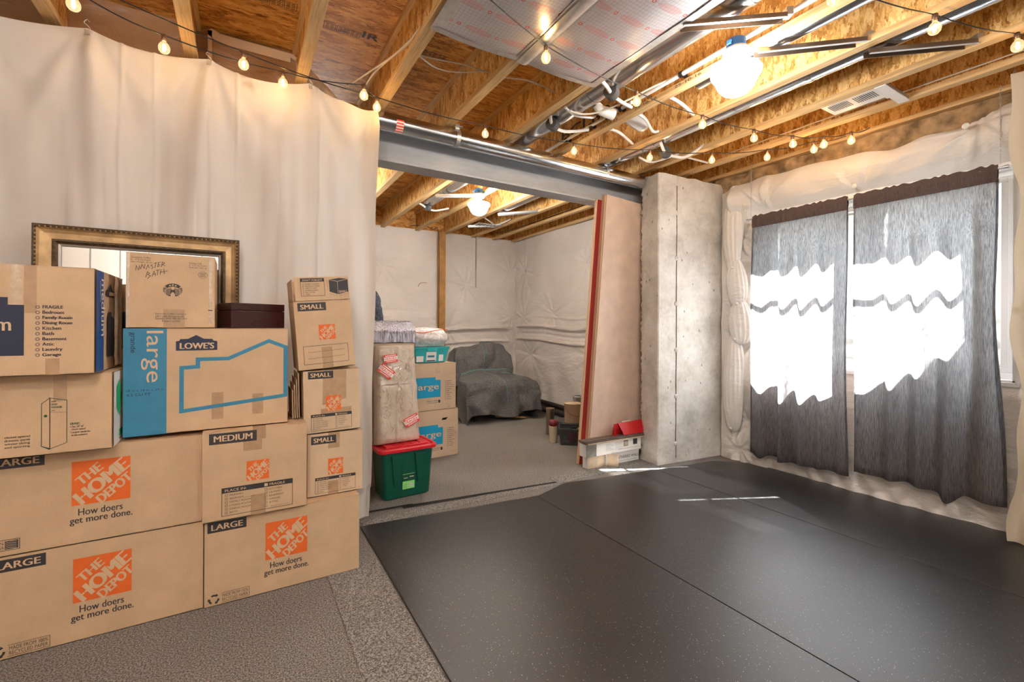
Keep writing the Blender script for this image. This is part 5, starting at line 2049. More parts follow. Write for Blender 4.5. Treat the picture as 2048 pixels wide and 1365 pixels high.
    def lside(F):
        F.rect(0.004, 0.004, 0.12, 0.418, 'royal_ink')
        V, Fc = glyphs('medium')
        F.mb.add([F.p(0.052 + 0.055 * y, 0.385 - 0.235 * x, 1) for x, y in V], Fc, 'white_card')
        V, Fc = glyphs('mediano', 0.0)
        F.mb.add([F.p(0.030 + 0.014 * y, 0.375 - 0.085 * x, 1) for x, y in V], Fc, 'white_card')
        F.poly([(0.165, 0.318), (0.30, 0.318), (0.30, 0.345), (0.27, 0.350), (0.235, 0.378), (0.19, 0.350), (0.165, 0.345)], 'dark_ink')
        F.text("LOWE'S", 0.178, 0.324, 0.288, 0.340, 'kraft_ink', 0.04)
        F.poly([(0.185, 0.055), (0.30, 0.055), (0.30, 0.225), (0.25, 0.235), (0.25, 0.252), (0.205, 0.252), (0.185, 0.225)], 'dark_ink', 0)
    l.part('blue_side_print', lside, 'right')
    b = MB()

    def tp(u, v):
        return (0.508 + 0.010 * sin(u * pi * 3) + 0.003 * noise.noise(Vector((v * 12, u * 4, 0))), 0.30 + 0.11 * u, 0.01 + 0.405 * v)
    b.grid(tp, 12, 30, 'tape_gloss')
    b.build('shiny_side_tape', l.t)
    m = Carton('narrow carton wedged upright between the blue-sided carton and the coffee carton', (-0.508, 2.90, 0.830), 0.045, 0.06, 0.715, bulge=0)
    m.part('navy_print', lambda F: F.rect(0.001, 0.40, 0.044, 0.58, 'navy_ink'))

    # dark wooden box on the blue-banded carton
    th = radians(25)
    t = thing('wooden_keepsake_box', 'dark mahogany lidded box sitting on the wide carton beside the coffee carton', 'box', (-0.046, 2.655, 1.3335), (0, 0, th))
    w, d, hh = 0.272, 0.155, 0.127
    b = MB()
    b.box(0, w, 0, d, 0, hh * 0.70, 'mahogany')
    b.build('box_body', t, 0.003)
    b = MB()
    b.box(0, w, 0, d, hh * 0.715, hh, 'mahogany')
    b.box(0.006, w - 0.006, 0.006, d - 0.006, hh * 0.69, hh * 0.72, 'dark_gap')
    b.build('lid', t, 0.006)


build_front_cartons()


def build_mirror():
    w, h = 0.848, 1.83
    t = thing('gilt_mirror', 'large mirror in a wide gilt frame leaning behind the cartons', 'mirror', (-0.862, 3.005, 0.003), (radians(-0.9), 0, 0))
    prof = [(0.0, 0.030, 'gold_leaf'), (0.0, -0.010, 'gold_leaf'), (0.006, -0.016, 'old_bronze'), (0.016, -0.014, 'gold_leaf'), (0.024, -0.004, 'gold_leaf'), (0.040, 0.002, 'gold_leaf'), (0.066, 0.004, 'gold_leaf'),
            (0.068, -0.004, 'old_bronze'), (0.078, -0.006, 'old_bronze'), (0.090, 0.004, 'silver_leaf'), (0.100, 0.010, 'dark_gap'), (0.104, 0.016, 'dark_gap')]
    b = MB()
    for k in range(len(prof) - 1):
        (i0, d0, m0), (i1, d1, m1) = prof[k], prof[k + 1]
        V = []
        for (i_, d_) in ((i0, d0), (i1, d1)):
            V += [(i_, d_, i_), (w - i_, d_, i_), (w - i_, d_, h - i_), (i_, d_, h - i_)]
        b.add(V, [(q, (q + 1) % 4, 4 + (q + 1) % 4, 4 + q) for q in range(4)], m0 if k != 1 else 'old_bronze')
    b.box(0.002, w - 0.002, 0.022, 0.030, 0.002, h - 0.002, 'dark_plank')
    b.build('gilt_frame', t)
    b = MB()
    for (x0, z0, x1, z1) in ((0.012, h - 0.012, w - 0.012, h - 0.012), (0.012, 1.2, 0.012, h - 0.012), (w - 0.012, 1.2, w - 0.012, h - 0.012)):
        L = hypot(x1 - x0, z1 - z0)
        n = int(L / 0.010)
        for q in range(n):
            f = (q + 0.5) / n
            x, z = x0 + (x1 - x0) * f, z0 + (z1 - z0) * f
            b.lathe([(0, 0.005), (0.0035, 0.003), (0.0045, 0)], 'gold_leaf' if q % 2 else 'old_bronze', 6, Matrix.Translation((x, -0.0145, z)) @ Matrix.Rotation(pi / 2, 4, 'X'))
    b.build('beaded_edge', t)
    b = MB()
    b.box(0.102, w - 0.102, 0.008, 0.012, 0.102, h - 0.102, 'mirror_glass')
    b.build('mirror_glass', t)


build_mirror()


# ================================================================ NEXT ROOM
def build_tote():
    t = thing('storage_tote', 'green plastic storage tote with red lid under the wrapped beige bundle', 'storage box', (1.12, 3.60, 0.0), (0, 0, radians(3)))
    W1, D1, W0, D0, H = 0.445, 0.30, 0.375, 0.25, 0.375

    def ring(w, d, z, r=0.03, n=5):
        P = []
        for (sx, sy, a0) in ((1, -1, -pi / 2), (1, 1, 0), (-1, 1, pi / 2), (-1, -1, pi)):
            cx, cy = sx * (w / 2 - r), sy * (d / 2 - r)
            for k in range(n + 1):
                a = a0 + pi / 2 * k / n
                P.append((cx + r * cos(a), cy + r * sin(a), z))
        return P

    def loft(b, rings, m, cap0=True, cap1=True):
        V = sum(rings, [])
        n = len(rings[0])
        F = []
        for j in range(len(rings) - 1):
            F += [(j * n + i, j * n + (i + 1) % n, (j + 1) * n + (i + 1) % n, (j + 1) * n + i) for i in range(n)]
        if cap0:
            F.append(tuple(range(n))[::-1])
        if cap1:
            F.append(tuple(range((len(rings) - 1) * n, len(rings) * n)))
        b.add(V, F, m, False)
    b = MB()
    loft(b, [ring(W0 - 0.02, D0 - 0.02, 0.0), ring(W0, D0, 0.012), ring(W1 - 0.03, D1 - 0.02, 0.35), ring(W1 - 0.03, D1 - 0.02, 0.372)], 'green_plastic')
    b.build('tote_body', t)
    for x in (-0.095, 0.095):
        b = MB()
        # tapered ribs on the front
        yb, yt = -D0 / 2 - 0.004, -(D1 - 0.02) / 2 - 0.008
        b.add([(x - 0.018, yb - 0.012 + 0.004, 0.11), (x + 0.018, yb - 0.008, 0.11), (x + 0.045, yt - 0.008, 0.345), (x - 0.045, yt - 0.008, 0.345),
               (x - 0.022, yb + 0.01, 0.105), (x + 0.022, yb + 0.01, 0.105), (x + 0.05, yt + 0.02, 0.345), (x - 0.05, yt + 0.02, 0.345)],
              [(0, 1, 2, 3), (0, 4, 5, 1), (1, 5, 6, 2), (3, 2, 6, 7), (0, 3, 7, 4)], 'green_plastic')
        b.build('front_rib', t, 0.003)
    b = MB()
    loft(b, [ring(W1 + 0.015, D1 + 0.02, 0.368, 0.04), ring(W1 + 0.03, D1 + 0.035, 0.372, 0.045), ring(W1 + 0.03, D1 + 0.035, 0.394, 0.045), ring(W1 + 0.02, D1 + 0.025, 0.402, 0.045), ring(W1 - 0.02, D1 - 0.015, 0.402, 0.03), ring(W1 - 0.03, D1 - 0.025, 0.392, 0.03)], 'red_plastic')
    b.box(-W1 / 2 + 0.05, W1 / 2 - 0.05, -D1 / 2 + 0.035, D1 / 2 - 0.035, 0.388, 0.404, 'red_plastic')
    for k in range(-2, 3):
        b.box(k * 0.07 - 0.028, k * 0.07 + 0.028, -D1 / 2 + 0.03, D1 / 2 - 0.03, 0.402, 0.4085, 'red_plastic')
    b.build('lid', t, 0.002)
    b = MB()
    a = math.atan2((D1 - 0.02 - D0) / 2, 0.338)
    F = Face(b, (-0.048, -D0 / 2 - 0.0055 - 0.045 * sin(a), 0.07), (1, 0, 0), (0, -sin(a), cos(a)), (0, -cos(a), -sin(a)), lift=0.004)
    F.rect(0, 0, 0.098, 0.062, 'lime_label').rect(0, 0.065, 0.098, 0.112, 'green_ink')
    F.rect(0.056, 0.015, 0.085, 0.040, 'white_card', 0.2)
    for k in range(4):
        F.rect(0.058 + k * 0.007, 0.017, 0.061 + k * 0.007, 0.038, 'grey_ink', 0.4)
        F.line(0.006, 0.012 + k * 0.009, 0.034, 0.012 + k * 0.009, 0.0014, 'green_ink', 0.3)
    F.line(0.0, 0.118, 0.098, 0.118, 0.004, 'lime_label').line(0.008, 0.088, 0.04, 0.088, 0.004, 'white_card', 0.3).line(0.055, 0.095, 0.09, 0.095, 0.006, 'white_card', 0.3)
    b.build('product_label', t)


build_tote()


def build_bundle():
    t = thing('wrapped_bundle', 'flat beige bundle in clear film with red FRAGILE stickers, standing on the red lid', 'package', (1.075, 3.615, 0.412), (radians(-5), 0, radians(4)))
    W, H, D = 0.345, 0.775, 0.10

    def fr(u, v):
        x = -W / 2 * (1 + 0.08 * (1 - v)) + W * (1 + 0.10 * (1 - v)) * u
        z = H * v
        e = min(u, 1 - u, 0.12) / 0.12
        ez = min(v, 1 - v, 0.05) / 0.05
        y = -D / 2 * (e ** 0.5) * (0.55 + 0.45 * ez ** 0.5)
        y += 0.012 * noise.noise(Vector((x * 9, z * 6, 2))) + 0.006 * noise.noise(Vector((x * 26, z * 16, 5)))
        y -= 0.018 * (v > 0.60) * 0 + 0.014 * (1 / (1 + exp(-(0.60 - v) * 90)))
        y -= 0.010 * exp(-((x + 0.005 - (z - 0.3) * 0.05) / 0.012) ** 2) * (v < 0.55)
        return (x, y, z)
    b = MB()
    b.grid(fr, 46, 80, 'clear_wrap')
    b.grid(lambda u, v: (lambda p: (p[0], D / 2 + (0.0 if 0.02 < u < 0.98 else p[1] - D / 2), p[2]))(fr(1 - u, v)), 46, 80, 'clear_wrap')
    b.build('wrapped_body', t)
    # folded pocket on the upper half
    b = MB()

    def pk(u, v):
        p = fr(0.06 + 0.74 * u, 0.60 + 0.235 * v)
        return (p[0], p[1] - 0.014 - 0.012 * sin(pi * u) * sin(pi * v) - 0.004 * noise.noise(Vector((u * 9, v * 9, 3))), p[2])
    b.grid(pk, 26, 16, 'clear_wrap')
    b.build('folded_pocket', t)
    b = MB()
    rnd = random.Random(11)
    for k in range(64):
        u0, v0 = rnd.uniform(0.12, 0.85), rnd.uniform(0.06, 0.85)
        a = rnd.uniform(-1.2, 1.2)
        pts = []
        for q in range(5):
            p = fr(min(0.95, max(0.05, u0 + 0.03 * q * sin(a))), min(0.97, max(0.03, v0 + 0.018 * q * cos(a))))
            pts.append((p[0], p[1] - (0.004 if v0 < 0.56 else 0.024), p[2]))
        b.tube(pts, [0.0005, 0.0022, 0.0036, 0.0020, 0.0005], 'tape_gloss', 5)
    b.build('film_wrinkles', t)

    def sticker(u, v, rot, s_=1.0, dy=0.030):
        b = MB()
        p = fr(u, v)
        cr, sr = cos(rot), sin(rot)
        F = Face(b, (p[0], p[1] - dy, p[2]), (cr, 0, sr), (-sr, 0, cr), lift=0.001)
        w, h = 0.062 * s_, 0.036 * s_
        F.rect(-w, -h, w, h, 'red_sticker').rect(-w, -h * 0.42, w, h * 0.42, 'white_card', 0.3)
        F.text('FRAGILE', -w * 0.86, -h * 0.30, w * 0.86, h * 0.30, 'red_sticker', 0.03)
        F.line(-w * 0.8, h * 0.7, w * 0.8, h * 0.7, h * 0.18, 'white_card', 0.5).line(-w * 0.7, -h * 0.7, w * 0.7, -h * 0.7, h * 0.15, 'white_card', 0.5)
        b.build('fragile_sticker', t)
    sticker(0.34, 0.865, radians(6), 0.9, 0.028)
    sticker(0.22, 0.735, radians(-38), 1.05, 0.040)
    sticker(0.76, 0.215, radians(22), 1.0, 0.022)


build_bundle()


def build_back_stack():
    # cartons behind: two visible large ones with blue print
    def blue_carton(label, loc, h, handle):
        c = Carton(label, loc, 0.55, 0.45, h, (0, 0, radians(4)), 'cardboard_pale', 'pale cartons with bright blue print in the next room')

        def pr(F):
            F.rect(0.10, 0.13, 0.375, 0.305, 'sky_ink')
            F.rect(0.10, 0.305, 0.320, 0.335, 'sky_ink')
            F.text('large', 0.105, 0.192, 0.355, 0.272, 'kraft_ink', 0.02)
        c.part('blue_print', pr)

        def lst(F):
            for q, s_ in enumerate(('FRAGILE', 'Bedroom', 'Family Room', 'Dining Room', 'Kitchen', 'Bath', 'Basement', 'Attic', 'Laundry', 'Garage')):
                y = 0.282 - q * 0.0205
                F.disc(0.432, y + 0.005, 0.004, 'navy_ink', 0, None, 8)
                F.text(s_, 0.445, y, 0.445 + 0.0078 * len(s_), y + 0.011, 'navy_ink', 0.01)
            F.text('Easy to fold', 0.23, 0.085, 0.34, 0.100, 'navy_ink', 0.02)
            F.line(0.23, 0.075, 0.34, 0.075, 0.003, 'navy_ink').rect(0.350, 0.070, 0.372, 0.100, 'navy_ink')
        c.part('room_list_print', lst)
        if handle:
            c.part('hand_hole', lambda F: F.poly([(0.36, h - 0.11), (0.41, h - 0.11), (0.43, h - 0.085), (0.37, h - 0.088)], 'dark_gap'))
        else:
            c.part('tape_strip', lambda F: F.poly([(0.315, h - 0.10), (0.365, h - 0.11), (0.360, h - 0.002), (0.320, h - 0.002)], 'tape_gloss', -0.4))
            c.part('tape_strip', lambda F: F.rect(0.44, 0.01, 0.49, 0.06, 'tape_gloss', -0.4))
        return c
    blue_carton('pale carton with bright blue print and hand hole, on the floor of the next room', (1.412, 4.350, 0.0), 0.486, True)
    blue_carton('pale carton with bright blue print under the teal tote', (1.385, 4.352, 0.488), 0.478, False)
    # teal tote
    t = thing('clear_tote', 'see-through teal plastic tote with white contents on the blue-print carton', 'storage box', (1.50, 4.42, 0.968), (0, 0, radians(3)))
    b = MB()
    V0 = [(0.0, 0.0), (0.36, 0.0), (0.36, 0.27), (0.0, 0.27)]
    b.add([(0.02, 0.02, 0.0), (0.345, 0.02, 0), (0.345, 0.25, 0), (0.02, 0.25, 0), (0.0, 0, 0.14), (0.375, 0, 0.14), (0.375, 0.27, 0.14), (0.0, 0.27, 0.14)],
          [(0, 3, 2, 1), (0, 1, 5, 4), (1, 2, 6, 5), (2, 3, 7, 6), (3, 0, 4, 7)], 'teal_plastic')
    b.build('tote_body', t, 0.006)
    b = MB()
    b.box(-0.008, 0.383, -0.008, 0.278, 0.141, 0.162, 'teal_plastic')
    b.box(0.13, 0.24, -0.014, -0.008, 0.115, 0.164, 'teal_plastic')
    b.build('lid', t, 0.004)
    b = MB()
    F = Face(b, (0, 0.0, 0.0), (1, 0, 0), (0, -0.14, 1), (0, -1, 0), lift=0.002)
    F.o = Vector((0, 0.018, 0))
    F.rect(0.125, 0.012, 0.235, 0.112, 'white_card').rect(0.140, 0.055, 0.215, 0.075, 'teal_ink', 0.5).line(0.13, 0.02, 0.225, 0.02, 0.010, 'navy_ink', 0.5)
    F.rect(0.265, 0.012, 0.315, 0.080, 'vinyl').rect(0.02, 0.010, 0.095, 0.070, 'vinyl')
    b.build('paper_label', t)
    # bag with orange zip
    t = thing('zip_bag', 'clear plastic zip bag of white linens with orange zip, on the teal tote', 'bag', (1.47, 4.43, 1.134))
    b = MB()

    def bag(u, v):
        a = 2 * pi * u
        z = 0.20 * v
        q = sin(pi * min(0.97, max(0.03, v)))
        sx, sy = 0.205 * (0.86 + 0.14 * q), 0.13 * (0.45 + 0.55 * q)
        n_ = 0.02 * noise.noise(Vector((cos(a) * 3, sin(a) * 3, v * 4)))
        return (0.205 + (sx + n_) * math.copysign(abs(cos(a)) ** 0.5, cos(a)), 0.13 + (sy + n_) * math.copysign(abs(sin(a)) ** 0.6, sin(a)), z * (1 - 0.15 * abs(cos(a)) * v))
    b.grid(bag, 60, 20, 'milky_bag')
    b.add([bag(i / 60, 1.0) for i in range(60)], [tuple(range(60))], 'milky_bag', True)
    b.build('bag_body', t)
    b = MB()
    b.tube([(0.02, 0.02, 0.150), (0.12, 0.0, 0.143), (0.22, 0.0, 0.160), (0.33, 0.01, 0.175), (0.40, 0.04, 0.172)], 0.004, 'orange_ink', 6, sub=5)
    b.build('orange_zip', t)
    # plain carton hidden behind the wrapped bundle carrying the foil roll
    c = Carton('plain pale carton standing behind the wrapped beige bundle', (0.80, 3.85, 0.0), 0.50, 0.36, 0.60, mat='cardboard_pale', group='cartons hidden behind the wrapped bundle')
    c2 = Carton('plain pale carton, upper one, carrying the silver bubble wrap', (0.80, 3.85, 0.602), 0.50, 0.36, 0.60, mat='cardboard_pale', group='cartons hidden behind the wrapped bundle')
    b = MB()

    def bub(u, v):
        x = 0.78 + 0.53 * u
        a = pi * v
        y = 3.97 - 0.14 * cos(a) ** 3 + 0.010 * noise.noise(Vector((x * 20, v * 9, 0)))
        z = 1.205 + 0.185 * sin(a) ** 0.45 + 0.008 * noise.noise(Vector((x * 16, v * 7, 4)))
        return (x, y, z)
    b.grid(bub, 60, 26, 'bubble_foil')
    for s_ in (0, 1):
        pts = [bub(s_, k / 26) for k in range(27)]
        b.add(pts, [tuple(range(27))], 'bubble_foil')
    tag(b.build('bubble_wrap_packet'), 'crinkled silver bubble wrap packet on top of the wrapped bundle', 'package')
    b = MB()

    def fl(u, v):
        a, c_ = 2 * pi * u, pi * v
        r = 1 + 0.22 * noise.noise(Vector((cos(a) * 2, sin(a) * 2 + v, v * 3))) + 0.06 * noise.noise(Vector((cos(a) * 9, sin(a) * 9, v * 12)))
        return (0.95 + 0.20 * sin(c_) * cos(a) * r, 4.30 + 0.13 * sin(c_) * sin(a) * r, 1.47 + 0.22 * cos(c_) * r)
    b.grid(fl, 50, 30, 'blue_fleece')
    tag(b.build('fleece_throw'), 'fluffy blue grey fleece heaped behind the silver bubble wrap', 'blanket')


build_back_stack()


def build_chair():
    t = thing('covered_armchair', 'armchair wrapped in a grey moving blanket tied with teal cord, by the far wall', 'armchair', (3.20, 6.05, 0))
    # path of the blanket from the hem behind, over the back, waist, seat, down to the front hem
    path = [(0.62, 0.25, 0.46), (0.58, 0.70, 0.46), (0.52, 0.98, 0.42), (0.40, 1.055, 0.38), (0.26, 1.03, 0.40), (0.18, 0.90, 0.46), (0.15, 0.78, 0.46), (0.13, 0.70, 0.38),
            (0.04, 0.63, 0.46), (-0.12, 0.625, 0.53), (-0.30, 0.61, 0.55), (-0.44, 0.585, 0.56), (-0.50, 0.50, 0.57), (-0.515, 0.38, 0.58), (-0.53, 0.26, 0.59), (-0.54, 0.16, 0.60), (-0.55, 0.10, 0.60)]

    def samp(v):
        f = v * (len(path) - 1)
        i = min(int(f), len(path) - 2)
        q = f - i
        q = q * q * (3 - 2 * q) * 0.5 + q * 0.5
        return [path[i][k] * (1 - q) + path[i + 1][k] * q for k in range(3)]

    def fn(u, v):
        y, z, w = samp(v)
        s_ = (u - 0.5) * 2
        k = 0.62
        if abs(s_) <= k:
            x = w * s_ / k
            drop = 0
        else:
            e = (abs(s_) - k) / (1 - k)
            x = math.copysign(w * (1 + 0.05 * e), s_)
            drop = e
        zz = z
        if drop > 0:
            hem = 0.14 + 0.10 * sin(v * 14) if v > 0.5 else 0.66
            zz = z - (z - hem) * drop if z > hem else z
        zz -= 0.05 * (abs(s_) / k) ** 3 * (1 if abs(s_) < k else 1) * (z > 0.4)
        n1 = noise.noise(Vector((x * 3.2, y * 3.2, zz * 3.0)))
        n2 = noise.noise(Vector((x * 9, y * 9, zz * 7)))
        off = 0.060 * n1 + 0.030 * n2
        if v > 0.75:
            off += 0.055 * sin(x * 15 + 1.5 * n1) * (v - 0.75) * 4
            zz -= 0.05 * sin(x * 8.0 + 1.2) * (v - 0.85) * 6 if v > 0.85 else 0
        asym = 0.05 * (x > 0.05) * exp(-((v - 0.22) / 0.08) ** 2)
        return (x * (1 + 0.10 * n1), y - off, zz + 0.6 * off * (z > 0.5) + asym)
    b = MB()
    b.grid(fn, 84, 90, 'grey_blanket')
    b.build('moving_blanket', t, solid=0.012)
    b = MB()
    b.tube([fn(0.5 + 0.02 * sin(v * 9), v) if True else 0 for v in [0.20 + 0.66 * i / 40 for i in range(41)]], 0.009, 'strap_teal', 6)
    b.tube([(lambda p: (p[0], p[1] - 0.012, p[2]))(fn(0.17 + 0.66 * i / 40, 0.455)) for i in range(41)], 0.009, 'strap_teal', 6)
    b.tube([(lambda p: (p[0], p[1] - 0.012, p[2]))(fn(0.17 + 0.66 * i / 40, 0.515 + 0.01 * sin(i * 0.4))) for i in range(41)], 0.009, 'strap_teal', 6)
    b.build('tie_cord', t)
    b = MB()
    b.box(-0.44, 0.44, -0.36, 0.50, 0.16, 0.46, 'black_rubber')
    b.box(-0.36, 0.36, 0.26, 0.46, 0.46, 0.92, 'black_rubber')
    b.build('chair_frame', t, 0.02)
    for (x, y) in ((-0.36, -0.30), (0.36, -0.30), (-0.36, 0.42), (0.36, 0.42)):
        b = MB()
        b.tube([(x, y, 0.17), (x * 1.03, y * 1.03, 0.0)], [0.022, 0.015], 'black_rubber', 8)
        b.build('leg', t)
    b = MB()
    b.tube([(-0.08, -0.36, 0.055), (0.10, -0.40, 0.045), (0.34, -0.52, 0.020)], [0.022, 0.026, 0.010], 'stud_wood', 8)
    tag(b.build('wooden_foot_rail', t), 'pale wooden rail', None)


build_chair()


def build_back_wall_things():
    b = MB()
    b.box(2.79, 2.90, 7.02, 7.10, 0, 2.899, 'stud_wood')
    tag(b.build('wooden_stud'), 'single upright wooden stud in front of the far plastic wall', 'stud')
    b = MB()
    x, y = 3.45, 7.00
    for i in range(34):
        zc = 2.88 - 0.026 * i
        ex = Vector((1, 0, 0)) if i % 2 else Vector((0, 1, 0))
        pts = [Vector((x, y, zc)) + ex * 0.009 * cos(a) + Vector((0, 0, 0.017)) * sin(a) for a in [2 * pi * k / 10 for k in range(11)]]
        b.tube(pts, 0.0032, 'brown_metal', 5)
    tag(b.build('hanging_chain'), 'rusty chain hanging against the far plastic wall, right of the stud', 'chain')
    b = MB()
    b.tube([(2.45, 7.08, 1.98), (2.47, 7.06, 2.03), (2.53, 7.06, 2.05), (2.60, 7.07, 2.045)], 0.004, 'brown_metal', 6, sub=4)
    tag(b.build('bent_wire'), 'small bent wire poking out of the far plastic wall left of the stud', 'wire')
    b = MB()
    b.tube([(2.30, 7.06, 2.95), (2.50, 7.05, 2.97), (2.68, 7.03, 2.93), (2.77, 7.0, 2.80), (2.775, 7.0, 1.2)], 0.005, 'black_cord', 6, sub=5)
    tag(b.build('cable'), 'dark cable looping over to the upright stud and down its left side', 'cable')
    t = thing('wall_box', 'small white framed outlet low in the far corner behind the armchair', 'outlet box', (3.98, 7.05, 0.55))
    b = MB()
    b.box(0, 0.02, 0, 0.03, 0, 0.14, 'dark_plank').box(0.02, 0.22, 0, 0.03, 0.12, 0.14, 'white_card').box(0.02, 0.22, 0.005, 0.03, 0, 0.12, 'vinyl')
    b.build('box_frame', t)
    # loose lengths lying along the right wall
    for (pts, r, m, lab) in (
            ([(4.16, 6.85, 0.045), (4.10, 5.25, 0.045)], 0.045, 'rolled_black', 'black roll lying on the floor farthest from the right wall'),
            ([(4.22, 6.75, 0.13), (4.14, 5.30, 0.125)], 0.035, 'rolled_black', 'black roll lying on top of the other roll and the boards')):
        b = MB()
        b.tube(pts, r, m, 16)
        tag(b.build('black_roll'), lab, 'roll')
    for k, (x, z, lab) in enumerate(((4.225, 0.05, 'pale board lying against the foot of the right wall'), (4.222, 0.075, 'upper pale board lying against the foot of the right wall'))):
        b = MB()
        b.box(x, x + 0.07, 5.1 + 0.25 * k, 6.9 - 0.2 * k, z - 0.024 + 0.0, z, 'pine')
        tag(b.build('loose_board'), lab, 'board')
    # things on the floor left of the leaning boards
    t = thing('wire_basket', 'dark perforated plastic basket on the floor beside the leaning boards', 'basket', (3.30, 4.12, 0), (0, 0, radians(-38)))
    b = MB()
    w, d, h = 0.34, 0.26, 0.185
    N = 16
    for (o, u, n_, L) in (((-w / 2, -d / 2), (1, 0), (0, -1), w), ((w / 2, -d / 2), (0, 1), (1, 0), d), ((w / 2, d / 2), (-1, 0), (0, 1), w), ((-w / 2, d / 2), (0, -1), (-1, 0), d)):
        def g(a, c, o=o, u=u, n_=n_, L=L):
            t_ = 0.88 + 0.12 * c
            x, y = (o[0] + u[0] * L * a) * t_, (o[1] + u[1] * L * a) * t_
            return (x, y, 0.004 + h * c)
        b.grid(g, 26, 16, 'dark_basket', lambda a, c: 0.12 < c < 0.80 and 0.08 < a < 0.92 and (int(a * 26) + int(c * 16)) % 2 == 0, smooth=False)
    b.box(-w * 0.44, w * 0.44, -d * 0.44, d * 0.44, 0, 0.006, 'dark_basket')
    b.build('basket_wall', t, solid=0.004)
    b = MB()
    b.tube([(-w / 2, -d / 2, h), (w / 2, -d / 2, h), (w / 2, d / 2, h), (-w / 2, d / 2, h), (-w / 2, -d / 2, h)], 0.010, 'dark_basket', 8, smooth=False)
    b.build('basket_rim', t)
    for (x, y, z, w_, d_, h_, m, lab) in ((3.37, 4.05, 0.010, 0.09, 0.08, 0.20, 'yellow_paint', 'small yellow container poking out of the dark basket'),
                                          (3.27, 4.10, 0.010, 0.08, 0.07, 0.185, 'maroon', 'dark red packet inside the dark basket')):
        b = MB()
        b.box(x - w_ / 2, x + w_ / 2, y - d_ / 2, y + d_ / 2, z, z + h_ - 0.03, m).box(x - w_ / 3, x + w_ / 3, y - d_ / 3, y + d_ / 3, z + h_ - 0.03, z + h_, 'dark_gap')
        tag(b.build('paint_container', bevel=0.006), lab, 'container')

    def can(x, y, z0, r, h, m, name, label, bail=True, lid=None):
        t = thing(name, label, 'paint can', (x, y, z0), group='paint cans and pails beside the leaning boards')
        b = MB()
        b.lathe([(0, 0), (r * 0.9, 0), (r * 0.92, 0.006), (r, h * 0.96), (r * 1.03, h * 0.97), (r * 1.03, h), (r * 0.94, h), (r * 0.92, h - 0.012), (0, h - 0.012)], m, 28)
        b.build('can_body', t)
        if lid:
            b = MB()
            b.lathe([(r * 0.92, h - 0.012), (r * 0.8, h - 0.006), (0, h - 0.006)], lid, 28)
            b.build('can_lid', t)
        if bail:
            b = MB()
            b.tube([(-r * 1.04, 0, h * 0.8), (-r * 0.9, -r * 0.7, h * 0.50), (0, -r * 1.08, h * 0.36), (r * 0.9, -r * 0.7, h * 0.42), (r * 1.04, 0, h * 0.75)], 0.0028, 'dark_plank', 6, sub=6)
            b.build('wire_bail', t)
    b = MB()
    b.box(3.37, 3.80, 4.26, 4.62, 0.0, 0.17, 'dark_basket')
    tag(b.build('plastic_crate', bevel=0.008), 'dark crate behind the basket carrying the paint pails', 'crate')
    can(3.50, 4.40, 0.171, 0.105, 0.235, 'tan_bucket', 'paint_pail', 'tan paint pail with wire handle standing above the dark basket', lid='cream')
    can(3.70, 4.53, 0.171, 0.07, 0.29, 'hanger_metal', 'paint_can', 'grey metal can with dark band behind the tan pail', lid='dark_gap', bail=False)
    can(3.305, 4.60, 0.0, 0.052, 0.33, 'brown_metal', 'paint_can', 'tall narrow grey can left of the tan pail', lid='brown_metal', bail=False)
    can(3.12, 4.28, 0.0, 0.050, 0.19, 'cream', 'paint_can', 'cream bottle-like can with dark red top in front of the tan pail', lid='maroon', bail=False)
    b = MB()
    b.lathe([(0.046, 0.190), (0.052, 0.194), (0.050, 0.250), (0.030, 0.262), (0.0, 0.262)], 'maroon', 20, Matrix.Translation((3.12, 4.28, 0)))
    tag(b.build('can_cap'), 'dark red cap on the cream can beside the basket', 'lid')


build_back_wall_things()


